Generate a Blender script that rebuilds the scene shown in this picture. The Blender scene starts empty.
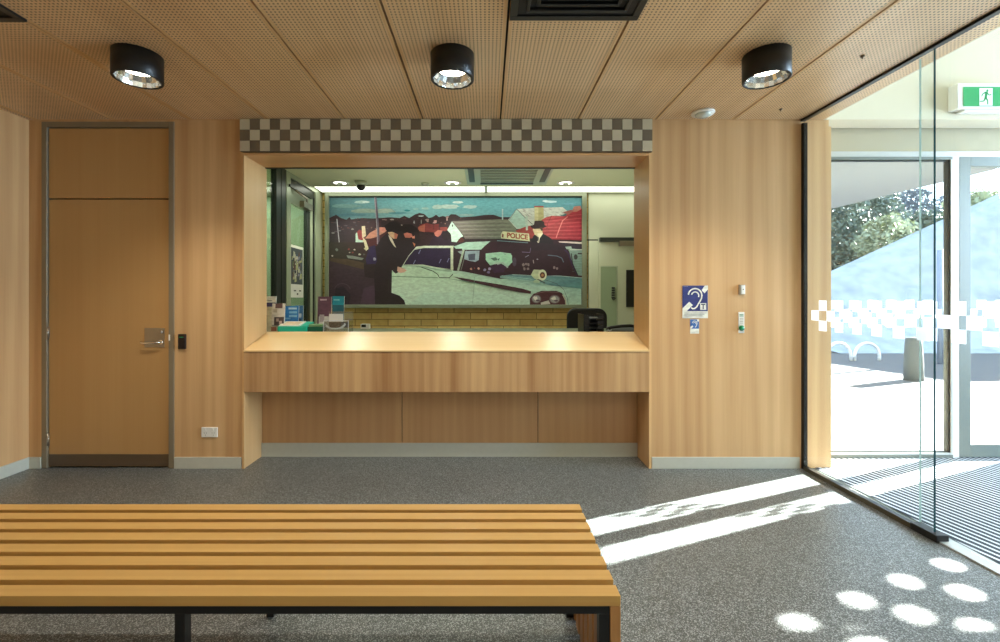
import bpy, bmesh, math, random
from mathutils import Vector, Matrix
random.seed(7)
sc = bpy.context.scene
COL = sc.collection
F = 460.0; VX = 487.0; VY = 298.0; EYE = 1.31
YB = 3.54            # back wall plane
ZC = 2.68            # ceiling height
def PX(px, Y): return (px - VX) * Y / F
def PZ(py, Y): return EYE - (py - VY) * Y / F
def lin(c):
    out = []
    for v in c[:3]:
        v = v / 255.0
        out.append(v / 12.92 if v <= 0.04045 else ((v + 0.055) / 1.055) ** 2.4)
    return tuple(out) + (1.0,)

# ------------------------------------------------------------------ materials
def newmat(name):
    m = bpy.data.materials.new(name); m.use_nodes = True
    nt = m.node_tree
    b = nt.nodes.get('Principled BSDF')
    return m, nt, b
def N(nt, t, **kw):
    n = nt.nodes.new(t)
    for k, v in kw.items(): setattr(n, k, v)
    return n
def plain(name, rgb, rough=0.5, metal=0.0, noise=0.05, scale=30.0, emit=None, es=0.0, spec=0.5):
    m, nt, b = newmat(name)
    c = lin(rgb)
    tc = N(nt, 'ShaderNodeTexCoord'); nz = N(nt, 'ShaderNodeTexNoise')
    nz.inputs['Scale'].default_value = scale
    nt.links.new(tc.outputs['Object'], nz.inputs['Vector'])
    mx = N(nt, 'ShaderNodeMixRGB')
    mx.inputs[1].default_value = tuple(v * (1 - noise) for v in c[:3]) + (1,)
    mx.inputs[2].default_value = tuple(min(1, v * (1 + noise)) for v in c[:3]) + (1,)
    nt.links.new(nz.outputs['Fac'], mx.inputs[0])
    nt.links.new(mx.outputs[0], b.inputs['Base Color'])
    b.inputs['Roughness'].default_value = rough
    b.inputs['Metallic'].default_value = metal
    b.inputs['Specular IOR Level'].default_value = spec
    if emit is not None:
        b.inputs['Emission Color'].default_value = lin(emit)
        b.inputs['Emission Strength'].default_value = es
    return m
def wood(name, light, dark, grain='Z', bands=5.0, fine=70.0, rough=0.42, contrast=1.0, perf=None, cath=0.5, spec=0.35, wdir='X'):
    """veneer with the grain along one axis; tone varies strip by strip"""
    m, nt, b = newmat(name)
    L = nt.links.new
    tc = N(nt, 'ShaderNodeTexCoord')
    def mapped(s_across, s_along, off=0.0):
        mp = N(nt, 'ShaderNodeMapping')
        s = {'Z': (s_across, s_across, s_along), 'X': (s_along, s_across, s_across), 'Y': (s_across, s_along, s_across)}[grain]
        mp.inputs['Scale'].default_value = s
        mp.inputs['Location'].default_value = (off, off * 1.3, off * .7)
        L(tc.outputs['Object'], mp.inputs['Vector'])
        return mp.outputs[0]
    n1 = N(nt, 'ShaderNodeTexNoise'); n1.inputs['Scale'].default_value = 1.0; n1.inputs['Detail'].default_value = 2.0
    L(mapped(bands, 0.12), n1.inputs['Vector'])
    n2 = N(nt, 'ShaderNodeTexNoise'); n2.inputs['Scale'].default_value = 1.0; n2.inputs['Detail'].default_value = 5.0
    n2.inputs['Distortion'].default_value = 0.3
    L(mapped(fine, 1.3, 3.1), n2.inputs['Vector'])
    n3 = N(nt, 'ShaderNodeTexWave'); n3.wave_type = 'BANDS'; n3.bands_direction = wdir
    n3.inputs['Scale'].default_value = .5; n3.inputs['Distortion'].default_value = 11.0
    n3.inputs['Detail'].default_value = 2.0; n3.inputs['Detail Scale'].default_value = 0.8
    L(mapped(bands * 1.6, 0.35, 8.0), n3.inputs['Vector'])
    def mul(a, k, c=None):
        q = N(nt, 'ShaderNodeMath', operation='MULTIPLY_ADD'); L(a, q.inputs[0]); q.inputs[1].default_value = k
        if c is None: q.inputs[2].default_value = 0
        elif isinstance(c, float): q.inputs[2].default_value = c
        else: L(c, q.inputs[2])
        return q.outputs[0]
    a = mul(n1.outputs['Fac'], 1.5 * contrast, 0.5 - 0.75 * contrast - 0.25 * contrast - 0.15 * cath)
    a = mul(n2.outputs['Fac'], 0.5 * contrast, a)
    a = mul(n3.outputs['Fac'], 0.30 * cath, a)
    mx = N(nt, 'ShaderNodeMixRGB'); mx.use_clamp = True
    cl = N(nt, 'ShaderNodeClamp'); L(a, cl.inputs['Value'])
    L(cl.outputs[0], mx.inputs[0])
    mx.inputs[1].default_value = lin(dark); mx.inputs[2].default_value = lin(light)
    out = mx.outputs[0]
    if perf:
        pitch, rad = perf
        sx = N(nt, 'ShaderNodeSeparateXYZ'); L(tc.outputs['Object'], sx.inputs[0])
        def cell(o):
            d = N(nt, 'ShaderNodeMath', operation='DIVIDE'); L(o, d.inputs[0]); d.inputs[1].default_value = pitch
            f = N(nt, 'ShaderNodeMath', operation='FRACT'); L(d.outputs[0], f.inputs[0])
            s = N(nt, 'ShaderNodeMath', operation='SUBTRACT'); L(f.outputs[0], s.inputs[0]); s.inputs[1].default_value = .5
            p = N(nt, 'ShaderNodeMath', operation='POWER'); L(s.outputs[0], p.inputs[0]); p.inputs[1].default_value = 2
            return p.outputs[0]
        ad = N(nt, 'ShaderNodeMath', operation='ADD'); L(cell(sx.outputs['X']), ad.inputs[0]); L(cell(sx.outputs['Y']), ad.inputs[1])
        lt = N(nt, 'ShaderNodeMath', operation='LESS_THAN'); L(ad.outputs[0], lt.inputs[0]); lt.inputs[1].default_value = (rad / pitch) ** 2
        m2 = N(nt, 'ShaderNodeMixRGB'); L(lt.outputs[0], m2.inputs[0]); L(out, m2.inputs[1]); m2.inputs[2].default_value = lin((52, 32, 18))
        out = m2.outputs[0]
    L(out, b.inputs['Base Color'])
    b.inputs['Roughness'].default_value = rough
    b.inputs['Specular IOR Level'].default_value = spec
    return m
def glass(name, tint=(0.93, 0.98, 0.96), refl=0.9, base=0.03):
    m = bpy.data.materials.new(name); m.use_nodes = True; nt = m.node_tree
    nt.nodes.clear(); L = nt.links.new
    o = N(nt, 'ShaderNodeOutputMaterial'); t = N(nt, 'ShaderNodeBsdfTransparent'); g = N(nt, 'ShaderNodeBsdfGlossy')
    t.inputs[0].default_value = tint + (1,); g.inputs['Roughness'].default_value = 0.0
    lw = N(nt, 'ShaderNodeLayerWeight'); lw.inputs['Blend'].default_value = 0.5
    p = N(nt, 'ShaderNodeMath', operation='POWER'); L(lw.outputs['Facing'], p.inputs[0]); p.inputs[1].default_value = 5
    q = N(nt, 'ShaderNodeMath', operation='MULTIPLY_ADD'); L(p.outputs[0], q.inputs[0]); q.inputs[1].default_value = refl; q.inputs[2].default_value = base
    mx = N(nt, 'ShaderNodeMixShader'); L(q.outputs[0], mx.inputs[0]); L(t.outputs[0], mx.inputs[1]); L(g.outputs[0], mx.inputs[2])
    L(mx.outputs[0], o.inputs[0])
    return m
def emis(name, rgb, s):
    m = bpy.data.materials.new(name); m.use_nodes = True; nt = m.node_tree; nt.nodes.clear()
    o = N(nt, 'ShaderNodeOutputMaterial'); e = N(nt, 'ShaderNodeEmission')
    e.inputs[0].default_value = lin(rgb); e.inputs[1].default_value = s; nt.links.new(e.outputs[0], o.inputs[0])
    return m
def decal(name, op=0.9):
    m = bpy.data.materials.new(name); m.use_nodes = True; nt = m.node_tree; nt.nodes.clear(); L = nt.links.new
    o = N(nt, 'ShaderNodeOutputMaterial'); t = N(nt, 'ShaderNodeBsdfTransparent')
    d = N(nt, 'ShaderNodeBsdfDiffuse'); d.inputs[0].default_value = (1, 1, 1, 1)
    tr = N(nt, 'ShaderNodeBsdfTranslucent'); tr.inputs[0].default_value = (1, 1, 1, 1)
    a = N(nt, 'ShaderNodeMixShader'); a.inputs[0].default_value = .55; L(d.outputs[0], a.inputs[1]); L(tr.outputs[0], a.inputs[2])
    b = N(nt, 'ShaderNodeMixShader'); b.inputs[0].default_value = op; L(t.outputs[0], b.inputs[1]); L(a.outputs[0], b.inputs[2])
    L(b.outputs[0], o.inputs[0]); return m
def paintmat(name, rough=0.45):
    """flat printed picture: colour from the mesh's own colour attribute with a fine photographic mottling"""
    m, nt, b = newmat(name); L = nt.links.new
    at = N(nt, 'ShaderNodeAttribute'); at.attribute_name = 'Col'
    tc = N(nt, 'ShaderNodeTexCoord'); nz = N(nt, 'ShaderNodeTexNoise'); nz.inputs['Scale'].default_value = 22; nz.inputs['Detail'].default_value = 6
    mp = N(nt, 'ShaderNodeMapping'); mp.inputs['Scale'].default_value = (1, 1, 2.2)
    L(tc.outputs['Object'], mp.inputs[0]); L(mp.outputs[0], nz.inputs['Vector'])
    mr = N(nt, 'ShaderNodeMapRange'); mr.inputs['From Min'].default_value = .3; mr.inputs['From Max'].default_value = .7
    mr.inputs['To Min'].default_value = .84; mr.inputs['To Max'].default_value = 1.18; L(nz.outputs['Fac'], mr.inputs['Value'])
    mx = N(nt, 'ShaderNodeMixRGB'); mx.blend_type = 'MULTIPLY'; mx.inputs[0].default_value = 1
    L(at.outputs['Color'], mx.inputs[1]); L(mr.outputs[0], mx.inputs[2]); L(mx.outputs[0], b.inputs['Base Color'])
    b.inputs['Roughness'].default_value = rough
    return m

def brickmat():
    m, nt, b = newmat('cream_brick'); L = nt.links.new
    tc = N(nt, 'ShaderNodeTexCoord'); s = N(nt, 'ShaderNodeSeparateXYZ'); c = N(nt, 'ShaderNodeCombineXYZ')
    L(tc.outputs['Object'], s.inputs[0]); L(s.outputs['X'], c.inputs['X']); L(s.outputs['Z'], c.inputs['Y'])
    br = N(nt, 'ShaderNodeTexBrick'); L(c.outputs[0], br.inputs['Vector'])
    br.inputs['Scale'].default_value = 1; br.inputs['Brick Width'].default_value = .43; br.inputs['Row Height'].default_value = .086
    br.inputs['Mortar Size'].default_value = .006; br.inputs['Mortar Smooth'].default_value = .3; br.inputs['Bias'].default_value = -.2
    br.inputs['Color1'].default_value = lin((226, 196, 122)); br.inputs['Color2'].default_value = lin((200, 166, 92)); br.inputs['Mortar'].default_value = lin((150, 124, 74))
    nz = N(nt, 'ShaderNodeTexNoise'); nz.inputs['Scale'].default_value = 12; L(tc.outputs['Object'], nz.inputs['Vector'])
    mx = N(nt, 'ShaderNodeMixRGB'); mx.blend_type = 'OVERLAY'; mx.inputs[0].default_value = .35
    L(br.outputs['Color'], mx.inputs[1]); L(nz.outputs['Fac'], mx.inputs[2]); L(mx.outputs[0], b.inputs['Base Color'])
    b.inputs['Roughness'].default_value = .85
    bp = N(nt, 'ShaderNodeBump'); bp.inputs['Strength'].default_value = .4; bp.inputs['Distance'].default_value = .004
    bp.invert = True; L(br.outputs['Fac'], bp.inputs['Height']); L(bp.outputs[0], b.inputs['Normal'])
    return m
def floormat():
    m, nt, b = newmat('speckled_carpet'); L = nt.links.new
    tc = N(nt, 'ShaderNodeTexCoord')
    vo = N(nt, 'ShaderNodeTexVoronoi'); vo.inputs['Scale'].default_value = 270; L(tc.outputs['Object'], vo.inputs['Vector'])
    sp = N(nt, 'ShaderNodeSeparateColor'); L(vo.outputs['Color'], sp.inputs[0])
    cr = N(nt, 'ShaderNodeValToRGB'); e = cr.color_ramp.elements
    e[0].position = .25; e[0].color = lin((60, 64, 62)); e[1].position = .95; e[1].color = lin((162, 167, 168))
    q = cr.color_ramp.elements.new(.62); q.color = lin((90, 94, 93))
    L(sp.outputs[0], cr.inputs[0])
    n = N(nt, 'ShaderNodeTexNoise'); n.inputs['Scale'].default_value = 2.5; n.inputs['Detail'].default_value = 4; L(tc.outputs['Object'], n.inputs['Vector'])
    mr = N(nt, 'ShaderNodeMapRange'); mr.inputs['To Min'].default_value = .88; mr.inputs['To Max'].default_value = 1.12; L(n.outputs['Fac'], mr.inputs['Value'])
    mx = N(nt, 'ShaderNodeMixRGB'); mx.blend_type = 'MULTIPLY'; mx.inputs[0].default_value = 1; L(cr.outputs[0], mx.inputs[1]); L(mr.outputs[0], mx.inputs[2])
    L(mx.outputs[0], b.inputs['Base Color']); b.inputs['Roughness'].default_value = .36; b.inputs['Specular IOR Level'].default_value = .6
    bp = N(nt, 'ShaderNodeBump'); bp.inputs['Strength'].default_value = .05; bp.inputs['Distance'].default_value = .001
    L(sp.outputs[1], bp.inputs['Height']); L(bp.outputs[0], b.inputs['Normal'])
    return m
def matmat():
    m, nt, b = newmat('striped_matting'); L = nt.links.new
    tc = N(nt, 'ShaderNodeTexCoord'); mp = N(nt, 'ShaderNodeMapping'); mp.inputs['Rotation'].default_value = (0, 0, math.radians(-10.5))
    L(tc.outputs['Object'], mp.inputs[0]); s = N(nt, 'ShaderNodeSeparateXYZ'); L(mp.outputs[0], s.inputs[0])
    d = N(nt, 'ShaderNodeMath', operation='DIVIDE'); L(s.outputs['X'], d.inputs[0]); d.inputs[1].default_value = .047
    f = N(nt, 'ShaderNodeMath', operation='FRACT'); L(d.outputs[0], f.inputs[0])
    lt = N(nt, 'ShaderNodeMath', operation='LESS_THAN'); L(f.outputs[0], lt.inputs[0]); lt.inputs[1].default_value = .36
    mx = N(nt, 'ShaderNodeMixRGB'); L(lt.outputs[0], mx.inputs[0]); mx.inputs[1].default_value = lin((42, 48, 58)); mx.inputs[2].default_value = lin((205, 210, 215))
    L(mx.outputs[0], b.inputs['Base Color'])
    r = N(nt, 'ShaderNodeMapRange'); L(lt.outputs[0], r.inputs[0]); r.inputs['To Min'].default_value = .85; r.inputs['To Max'].default_value = .35
    L(r.outputs[0], b.inputs['Roughness'])
    return m
def leafmat(name, c1, c2):
    m, nt, b = newmat(name); L = nt.links.new
    tc = N(nt, 'ShaderNodeTexCoord'); nz = N(nt, 'ShaderNodeTexNoise'); nz.inputs['Scale'].default_value = 2.2; nz.inputs['Detail'].default_value = 5
    L(tc.outputs['Object'], nz.inputs['Vector']); mr = N(nt, 'ShaderNodeMapRange'); L(nz.outputs['Fac'], mr.inputs[0]); mr.inputs['From Min'].default_value = .35; mr.inputs['From Max'].default_value = .65
    mx = N(nt, 'ShaderNodeMixRGB'); L(mr.outputs[0], mx.inputs[0]); mx.inputs[1].default_value = lin(c1); mx.inputs[2].default_value = lin(c2)
    L(mx.outputs[0], b.inputs['Base Color']); b.inputs['Roughness'].default_value = .6
    return m

M = {}
M['wall'] = wood('wall_veneer', (222, 184, 134), (190, 146, 98), 'Z', bands=3.2, fine=55, contrast=1.0, cath=1.1)
M['wall_l'] = wood('wall_left_veneer', (218, 178, 128), (188, 142, 94), 'Z', bands=2.6, fine=50, contrast=1.0, cath=1.1, wdir='Y')
M['door'] = wood('door_veneer', (196, 156, 102), (178, 136, 84), 'Z', bands=6, fine=90, contrast=.6, cath=.15)
M['ceil'] = wood('ceiling_veneer', (236, 202, 156), (206, 164, 116), 'Y', bands=3.0, fine=45, contrast=1.0, perf=(.0205, .0045), cath=.25, rough=.36, spec=.7)
M['ceil_edge'] = wood('ceiling_edge_veneer', (226, 190, 142), (198, 156, 110), 'Y', bands=3.0, fine=45, cath=.2, rough=.6)
M['lining'] = wood('lining_veneer', (222, 184, 132), (198, 152, 100), 'Z', bands=6, fine=70, contrast=.8, cath=.2, rough=.3)
M['lining_x'] = wood('soffit_veneer', (214, 168, 116), (190, 140, 92), 'X', bands=8, fine=70, contrast=.8, cath=.2, rough=.3)
M['top'] = wood('counter_top_veneer', (232, 202, 150), (214, 176, 120), 'X', bands=7, fine=60, contrast=.6, cath=.1, rough=.33, spec=.35)
M['fascia'] = wood('fascia_veneer', (206, 168, 120), (160, 116, 74), 'Z', bands=4.5, fine=50, contrast=1.25, cath=.9)
M['kick'] = wood('kick_veneer', (206, 164, 116), (180, 134, 90), 'Z', bands=5, fine=60, contrast=.9, cath=.6)
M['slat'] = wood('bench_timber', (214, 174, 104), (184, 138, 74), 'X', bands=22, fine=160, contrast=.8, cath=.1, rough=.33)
M['floor'] = floormat()
M['mat'] = matmat()
M['brick'] = brickmat()
M['skirt'] = plain('skirting_grey', (194, 194, 180), .35)
M['frame_bz'] = plain('bronze_frame', (142, 130, 108), .4, .3)
M['kickplate'] = plain('kick_plate', (104, 86, 66), .3, .25)
M['steel'] = plain('brushed_steel', (170, 160, 145), .35, .9)
M['chrome'] = plain('chrome', (240, 240, 236), .16, 1.0)
M['black'] = plain('satin_black', (20, 19, 18), .4)
M['blackg'] = plain('gap_black', (8, 7, 6), .8)
M['blackm'] = plain('matt_black', (28, 26, 24), .65)
M['track'] = plain('track_black', (24, 22, 18), .35, .3)
M['track_b'] = plain('channel_bronze', (92, 84, 66), .4, .5)
M['white'] = plain('white_plastic', (232, 230, 222), .35)
M['plaster'] = plain('white_plaster', (216, 207, 184), .85, scale=6, noise=.02)
M['plaster_b'] = plain('beige_plaster', (182, 174, 148), .85, scale=6)
M['alu'] = plain('aluminium', (200, 203, 200), .35, .4)
M['alu_g'] = plain('grey_aluminium', (116, 124, 118), .4, .1)
M['glass'] = glass('clear_glass', (.965, .985, .98))
M['glass_o'] = glass('office_glass', (.86, .92, .86), .8, .06)
M['gedge'] = plain('glass_edge', (40, 78, 84), .2)
M['gedge_l'] = plain('glass_edge_pale', (190, 215, 208), .2)
M['decal'] = decal('frosted_film')
M['chk_l'] = plain('check_pale', (196, 186, 158), .45)
M['chk_d'] = plain('check_taupe', (116, 102, 82), .45)
M['office'] = plain('office_paint', (206, 210, 184), .7, scale=4, noise=.03)
M['office_c'] = plain('office_ceiling', (214, 218, 180), .8, scale=4, noise=.02)
M['office_g'] = plain('green_wall', (156, 172, 140), .7, scale=3, noise=.06)
M['o_alu'] = plain('partition_aluminium', (182, 190, 164), .3, .3)
M['m_frame'] = plain('mural_frame_metal', (136, 142, 120), .35, .3)
M['o_dark'] = plain('dark_post', (62, 66, 60), .3, .3)
M['desk'] = plain('desk_laminate', (104, 114, 84), .4)
M['paint'] = paintmat('printed_picture')
M['reader'] = plain('reader_plastic', (30, 18, 20), .25)
M['green'] = plain('green_plastic', (10, 130, 78), .3)
M['exitg'] = plain('exit_green', (28, 150, 88), .4, emit=(28, 150, 88), es=.25)
M['exitw'] = plain('exit_white', (240, 244, 238), .4, emit=(240, 244, 238), es=.1)
M['lamp'] = emis('lamp_glow', (255, 246, 226), 26.0)
M['strip'] = emis('strip_glow', (246, 250, 232), 3.2)
M['o_lamp'] = emis('office_lamp_glow', (250, 252, 236), 5.0)
M['acrylic'] = glass('acrylic', (.94, .97, .97), .9, .16)
M['pave'] = plain('pale_paving', (84, 84, 84), .8, scale=3, noise=.04)
M['grass'] = plain('bleached_lawn', (142, 152, 158), .9, scale=2.5, noise=.45)
M['road'] = plain('blue_grey_road', (112, 126, 148), .8, scale=3, noise=.08)
M['soffit'] = plain('canopy_grey', (120, 124, 130), .8, scale=2)
M['galv'] = plain('pale_steel', (226, 230, 234), .35, .1)
M['stone'] = plain('rough_concrete', (84, 90, 92), .9, scale=40, noise=.4)
M['leaf1'] = leafmat('leaf_dark', (72, 88, 84), (104, 118, 104))
M['leaf2'] = leafmat('leaf_pale', (108, 118, 92), (150, 156, 128))
M['leaf3'] = leafmat('leaf_blue', (70, 84, 98), (112, 124, 132))
M['bark'] = plain('bark', (96, 84, 72), .9, noise=.3)
M['fabric'] = plain('chair_fabric', (34, 36, 34), .8)

# ------------------------------------------------------------------ mesh building
class MB:
    def __init__(s): s.v = []; s.f = []; s.mi = []; s.mats = []; s.col = []; s.smooth = []
    def mid(s, m):
        if m not in s.mats: s.mats.append(m)
        return s.mats.index(m)
    def face(s, pts, m, col=None, smooth=False):
        n = len(s.v); s.v += [tuple(p) for p in pts]; s.f.append(tuple(range(n, n + len(pts)))); s.mi.append(s.mid(m)); s.col.append(col); s.smooth.append(smooth)
    def box(s, x0, x1, y0, y1, z0, z1, m, m_faces=None):
        n = len(s.v)
        s.v += [(x0, y0, z0), (x1, y0, z0), (x1, y1, z0), (x0, y1, z0), (x0, y0, z1), (x1, y0, z1), (x1, y1, z1), (x0, y1, z1)]
        fs = {'-z': (0, 3, 2, 1), '+z': (4, 5, 6, 7), '-y': (0, 1, 5, 4), '+y': (2, 3, 7, 6), '-x': (3, 0, 4, 7), '+x': (1, 2, 6, 5)}
        for k, q in fs.items():
            mm = (m_faces or {}).get(k, m)
            s.f.append(tuple(n + i for i in q)); s.mi.append(s.mid(mm)); s.col.append(None); s.smooth.append(False)
    def hexa(s, P, m):
        n = len(s.v); s.v += [tuple(p) for p in P]
        for q in ((0, 3, 2, 1), (4, 5, 6, 7), (0, 1, 5, 4), (2, 3, 7, 6), (3, 0, 4, 7), (1, 2, 6, 5)):
            s.f.append(tuple(n + i for i in q)); s.mi.append(s.mid(m)); s.col.append(None); s.smooth.append(False)
    def prism(s, prof, axis, a0, a1, m):
        """extrude a 2D profile along an axis; profile in the other two axes"""
        def P(u, v, a):
            return {'x': (a, u, v), 'y': (u, a, v), 'z': (u, v, a)}[axis]
        n = len(s.v); k = len(prof)
        s.v += [P(u, v, a0) for u, v in prof] + [P(u, v, a1) for u, v in prof]
        i = s.mid(m)
        for fc in [tuple(n + j for j in range(k))[::-1], tuple(n + k + j for j in range(k))] + [(n + j, n + (j + 1) % k, n + k + (j + 1) % k, n + k + j) for j in range(k)]:
            s.f.append(fc); s.mi.append(i); s.col.append(None); s.smooth.append(False)
    def lathe(s, prof, c, m, seg=32, axis='z', closed=False, mats=None):
        n = len(s.v); K = len(prof)
        for r, h in prof:
            for j in range(seg):
                a = 2 * math.pi * j / seg; u, v = r * math.cos(a), r * math.sin(a)
                p = {'z': (u, v, h), 'y': (u, h, v), 'x': (h, u, v)}[axis]
                s.v.append((c[0] + p[0], c[1] + p[1], c[2] + p[2]))
        for i in range(K - 1 if not closed else K):
            for j in range(seg):
                a = n + i * seg + j; b = n + i * seg + (j + 1) % seg; i2 = (i + 1) % K
                d = n + i2 * seg + j; e = n + i2 * seg + (j + 1) % seg
                s.f.append((a, b, e, d)); s.mi.append(s.mid(mats[i] if mats else m)); s.col.append(None); s.smooth.append(True)
        if not closed:
            for i, flip in ((0, True), (K - 1, False)):
                if prof[i][0] > 1e-6:
                    q = tuple(n + i * seg + j for j in range(seg)); s.f.append(q[::-1] if flip else q); s.mi.append(s.mid(m)); s.col.append(None); s.smooth.append(False)
    def tube(s, pts, r, m, seg=10):
        pts = [Vector(p) for p in pts]; n0 = len(s.v); rings = []
        up = Vector((0, 0, 1))
        for i, p in enumerate(pts):
            d = (pts[min(i + 1, len(pts) - 1)] - pts[max(i - 1, 0)]).normalized()
            a = d.cross(up)
            if a.length < 1e-3: a = d.cross(Vector((0, 1, 0)))
            a.normalize(); b = d.cross(a).normalized()
            rings.append(len(s.v))
            for j in range(seg):
                t = 2 * math.pi * j / seg; s.v.append(tuple(p + a * (r * math.cos(t)) + b * (r * math.sin(t))))
        for i in range(len(rings) - 1):
            for j in range(seg):
                s.f.append((rings[i] + j, rings[i] + (j + 1) % seg, rings[i + 1] + (j + 1) % seg, rings[i + 1] + j)); s.mi.append(s.mid(m)); s.col.append(None); s.smooth.append(True)
        for q in (rings[0], rings[-1]):
            s.f.append(tuple(q + j for j in range(seg))); s.mi.append(s.mid(m)); s.col.append(None); s.smooth.append(False)
    def build(s, name, parent=None, bevel=0.0, fix=True):
        me = bpy.data.meshes.new(name)
        me.from_pydata(s.v, [], s.f)
        for m in s.mats: me.materials.append(m)
        for p, i, sm in zip(me.polygons, s.mi, s.smooth): p.material_index = i; p.use_smooth = sm
        if any(c is not None for c in s.col):
            ca = me.color_attributes.new('Col', 'FLOAT_COLOR', 'CORNER')
            for p in me.polygons:
                c = s.col[p.index]
                for k, li in enumerate(p.loop_indices):
                    if c is None: v = (1, 1, 1, 1)
                    elif isinstance(c[0], (tuple, list)): v = lin(c[k])
                    else: v = lin(c)
                    ca.data[li].color = v
        if fix:
            bm = bmesh.new(); bm.from_mesh(me); bmesh.ops.recalc_face_normals(bm, faces=bm.faces); bm.to_mesh(me); bm.free()
        me.update()
        o = bpy.data.objects.new(name, me); COL.objects.link(o)
        if parent is not None:
            o.parent = parent; o.matrix_parent_inverse = Matrix.Translation(-parent.location)
        if bevel > 0:
            b = o.modifiers.new('bevel', 'BEVEL'); b.width = bevel; b.segments = 2; b.limit_method = 'ANGLE'; b.angle_limit = math.radians(40)
        return o
def thing(name, loc, label, cat, group=None, kind=None):
    o = bpy.data.objects.new(name, None); COL.objects.link(o); o.location = loc; o.empty_display_size = .1
    return tag(o, label, cat, group, kind)
def tag(o, label=None, cat=None, group=None, kind=None):
    if label: o['label'] = label
    if cat: o['category'] = cat
    if group: o['group'] = group
    if kind: o['kind'] = kind
    return o
def struct(o, label=None, cat=None): return tag(o, label, cat, None, 'structure')

# ================================================================== ROOM SHELL
XL = PX(29, YB)                    # left wall
XG = 2.43                          # inner glass line
XR = 2.63                          # right end of the back wall
cx0, cx1 = PX(245, YB), PX(648.5, YB)   # counter recess
dx0, dx1 = PX(42, YB), PX(174.5, YB); dz1 = PZ(121.8, YB)
YK = 3.806; YO = 3.87; YG = 3.785
ZH = 2.424                          # head of the recess
b = MB()
b.box(XL, dx0, YB, 3.80, 0, ZC, M['wall'])
b.box(dx1, cx0 - .02, YB, 3.80, 0, ZC, M['wall'])
b.box(dx0, dx1, YB, 3.80, dz1, ZC, M['wall'])
b.box(cx0 - .02, cx1 + .02, YB, 3.89, ZH + .015, ZC, M['wall'])
b.box(cx1 + .02, XR, YB, 3.80, 0, ZC, M['wall'])
wb = struct(b.build('wall_back'), 'timber veneer wall across the back of the waiting room', 'wall')
b = MB(); b.box(XL - .12, XL, -3.2, 3.80, 0, ZC, M['wall_l'])
struct(b.build('wall_left'), 'timber veneer side wall at the left edge', 'wall')
b = MB(); b.box(XL - .12, 8.12, -3.32, -3.2, 0, 4.2, M['plaster'])
struct(b.build('wall_front'), 'plaster wall behind the viewer', 'wall')
# floor
b = MB(); b.box(XL - .12, XG + .02, -3.2, 6.2, -.1, 0, M['floor'])
struct(b.build('floor'), 'dark speckled grey carpet floor', 'floor')
b = MB(); b.box(XG + .02, 8.0, -3.2, YG + .1, -.1, 0, M['alu_g'])
struct(b.build('floor_vestibule'), 'floor of the glazed entry beneath the matting', 'floor')
# ceiling: separate perforated boards with shadow gaps, one plane
b = MB()
js = [.103 + .5945 * k for k in range(-7, 5)]
js = [XL] + [j for j in js if j > XL + .05 and j < 2.40] + [XG - .018]
for x0, x1 in zip(js[:-1], js[1:]):
    b.box(x0 + (.006 if x0 > XL else 0), x1 - .006, -3.2, YB + .0, ZC, ZC + .02, M['ceil_edge'], {'-z': M['ceil']})
b.box(XL, XG + .15, -3.2, 3.89, ZC + .02, ZC + .06, M['blackg'])
b.box(XG + .015, XG + .155, -3.2, YB, ZC, ZC + .02, M['ceil_edge'], {'-z': M['ceil']})
struct(b.build('ceiling'), 'perforated timber board ceiling with dark joints', 'ceiling')
# plain margins along every board edge (un-perforated strips)
b = MB()
for j in js[1:-1]:
    for a0, a1 in ((j - .022, j - .006), (j + .006, j + .022)):
        b.box(a0, a1, -3.2, YB - .001, ZC - .0012, ZC - .0002, M['ceil_edge'])
b.box(XL, XG - .03, YB - .014, YB - .0005, ZC - .0016, ZC - .0003, M['ceil_edge'])
struct(b.build('trim_1'), 'plain timber margins along the ceiling board joints', 'trim')

# skirtings
sk = .088
def skirting(name, x0, x1, y=YB, label='pale grey skirting'):
    b = MB(); b.box(x0, x1, y - .012, y - .0004, 0.0, sk, M['skirt'])
    return struct(b.build(name, bevel=.002), label, 'skirting')
skirting('baseboard_back', XL + .013, dx0 - .001, label='short pale grey skirting left of the timber door')
skirting('baseboard_back_middle', dx1 + .004, cx0 - .024, label='pale grey skirting between timber door and counter')
skirting('baseboard_right', cx1 + .024, XG - .03, label='pale grey skirting right of the counter')
b = MB(); b.box(XL + .0004, XL + .012, -3.19, YB - .0005, 0, sk, M['skirt'])
struct(b.build('baseboard_left', bevel=.002), 'pale grey skirting along the left wall', 'skirting')

# ================================================================== TIMBER DOOR (left)
D = thing('door_1', ((dx0 + dx1) / 2, YB + .02, 0), 'timber veneer door with transom panel and bronze frame at left', 'door', kind='structure')
fw = .042
b = MB()
b.box(dx0 + .001, dx0 + fw, YB - .006, YB + .09, 0, dz1 - .001, M['frame_bz'])
b.box(dx1 - fw, dx1 - .001, YB - .006, YB + .09, 0, dz1 - .001, M['frame_bz'])
b.box(dx0 + fw, dx1 - fw, YB - .006, YB + .09, dz1 - fw, dz1 - .001, M['frame_bz'])
b.build('door_frame', D, bevel=.002)
b = MB(); b.box(dx0 + fw, dx1 - fw, YB + .075, YB + .085, .002, dz1 - fw, M['blackg']); b.build('rebate', D)
lx0, lx1 = dx0 + fw + .004, dx1 - fw - .004
b = MB(); b.box(lx0, lx1, YB + .008, YB + .05, .012, PZ(199.3, YB), M['door']); leaf = b.build('door_leaf', D, bevel=.0015)
b = MB(); b.box(lx0, lx1, YB + .008, YB + .05, PZ(198.0, YB), dz1 - fw - .006, M['door']); b.build('transom_panel', D, bevel=.0015)
b = MB(); b.box(lx0 + .002, lx1 - .002, YB + .005, YB + .0078, .016, .106, M['kickplate']); b.build('kick_plate', D)
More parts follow.
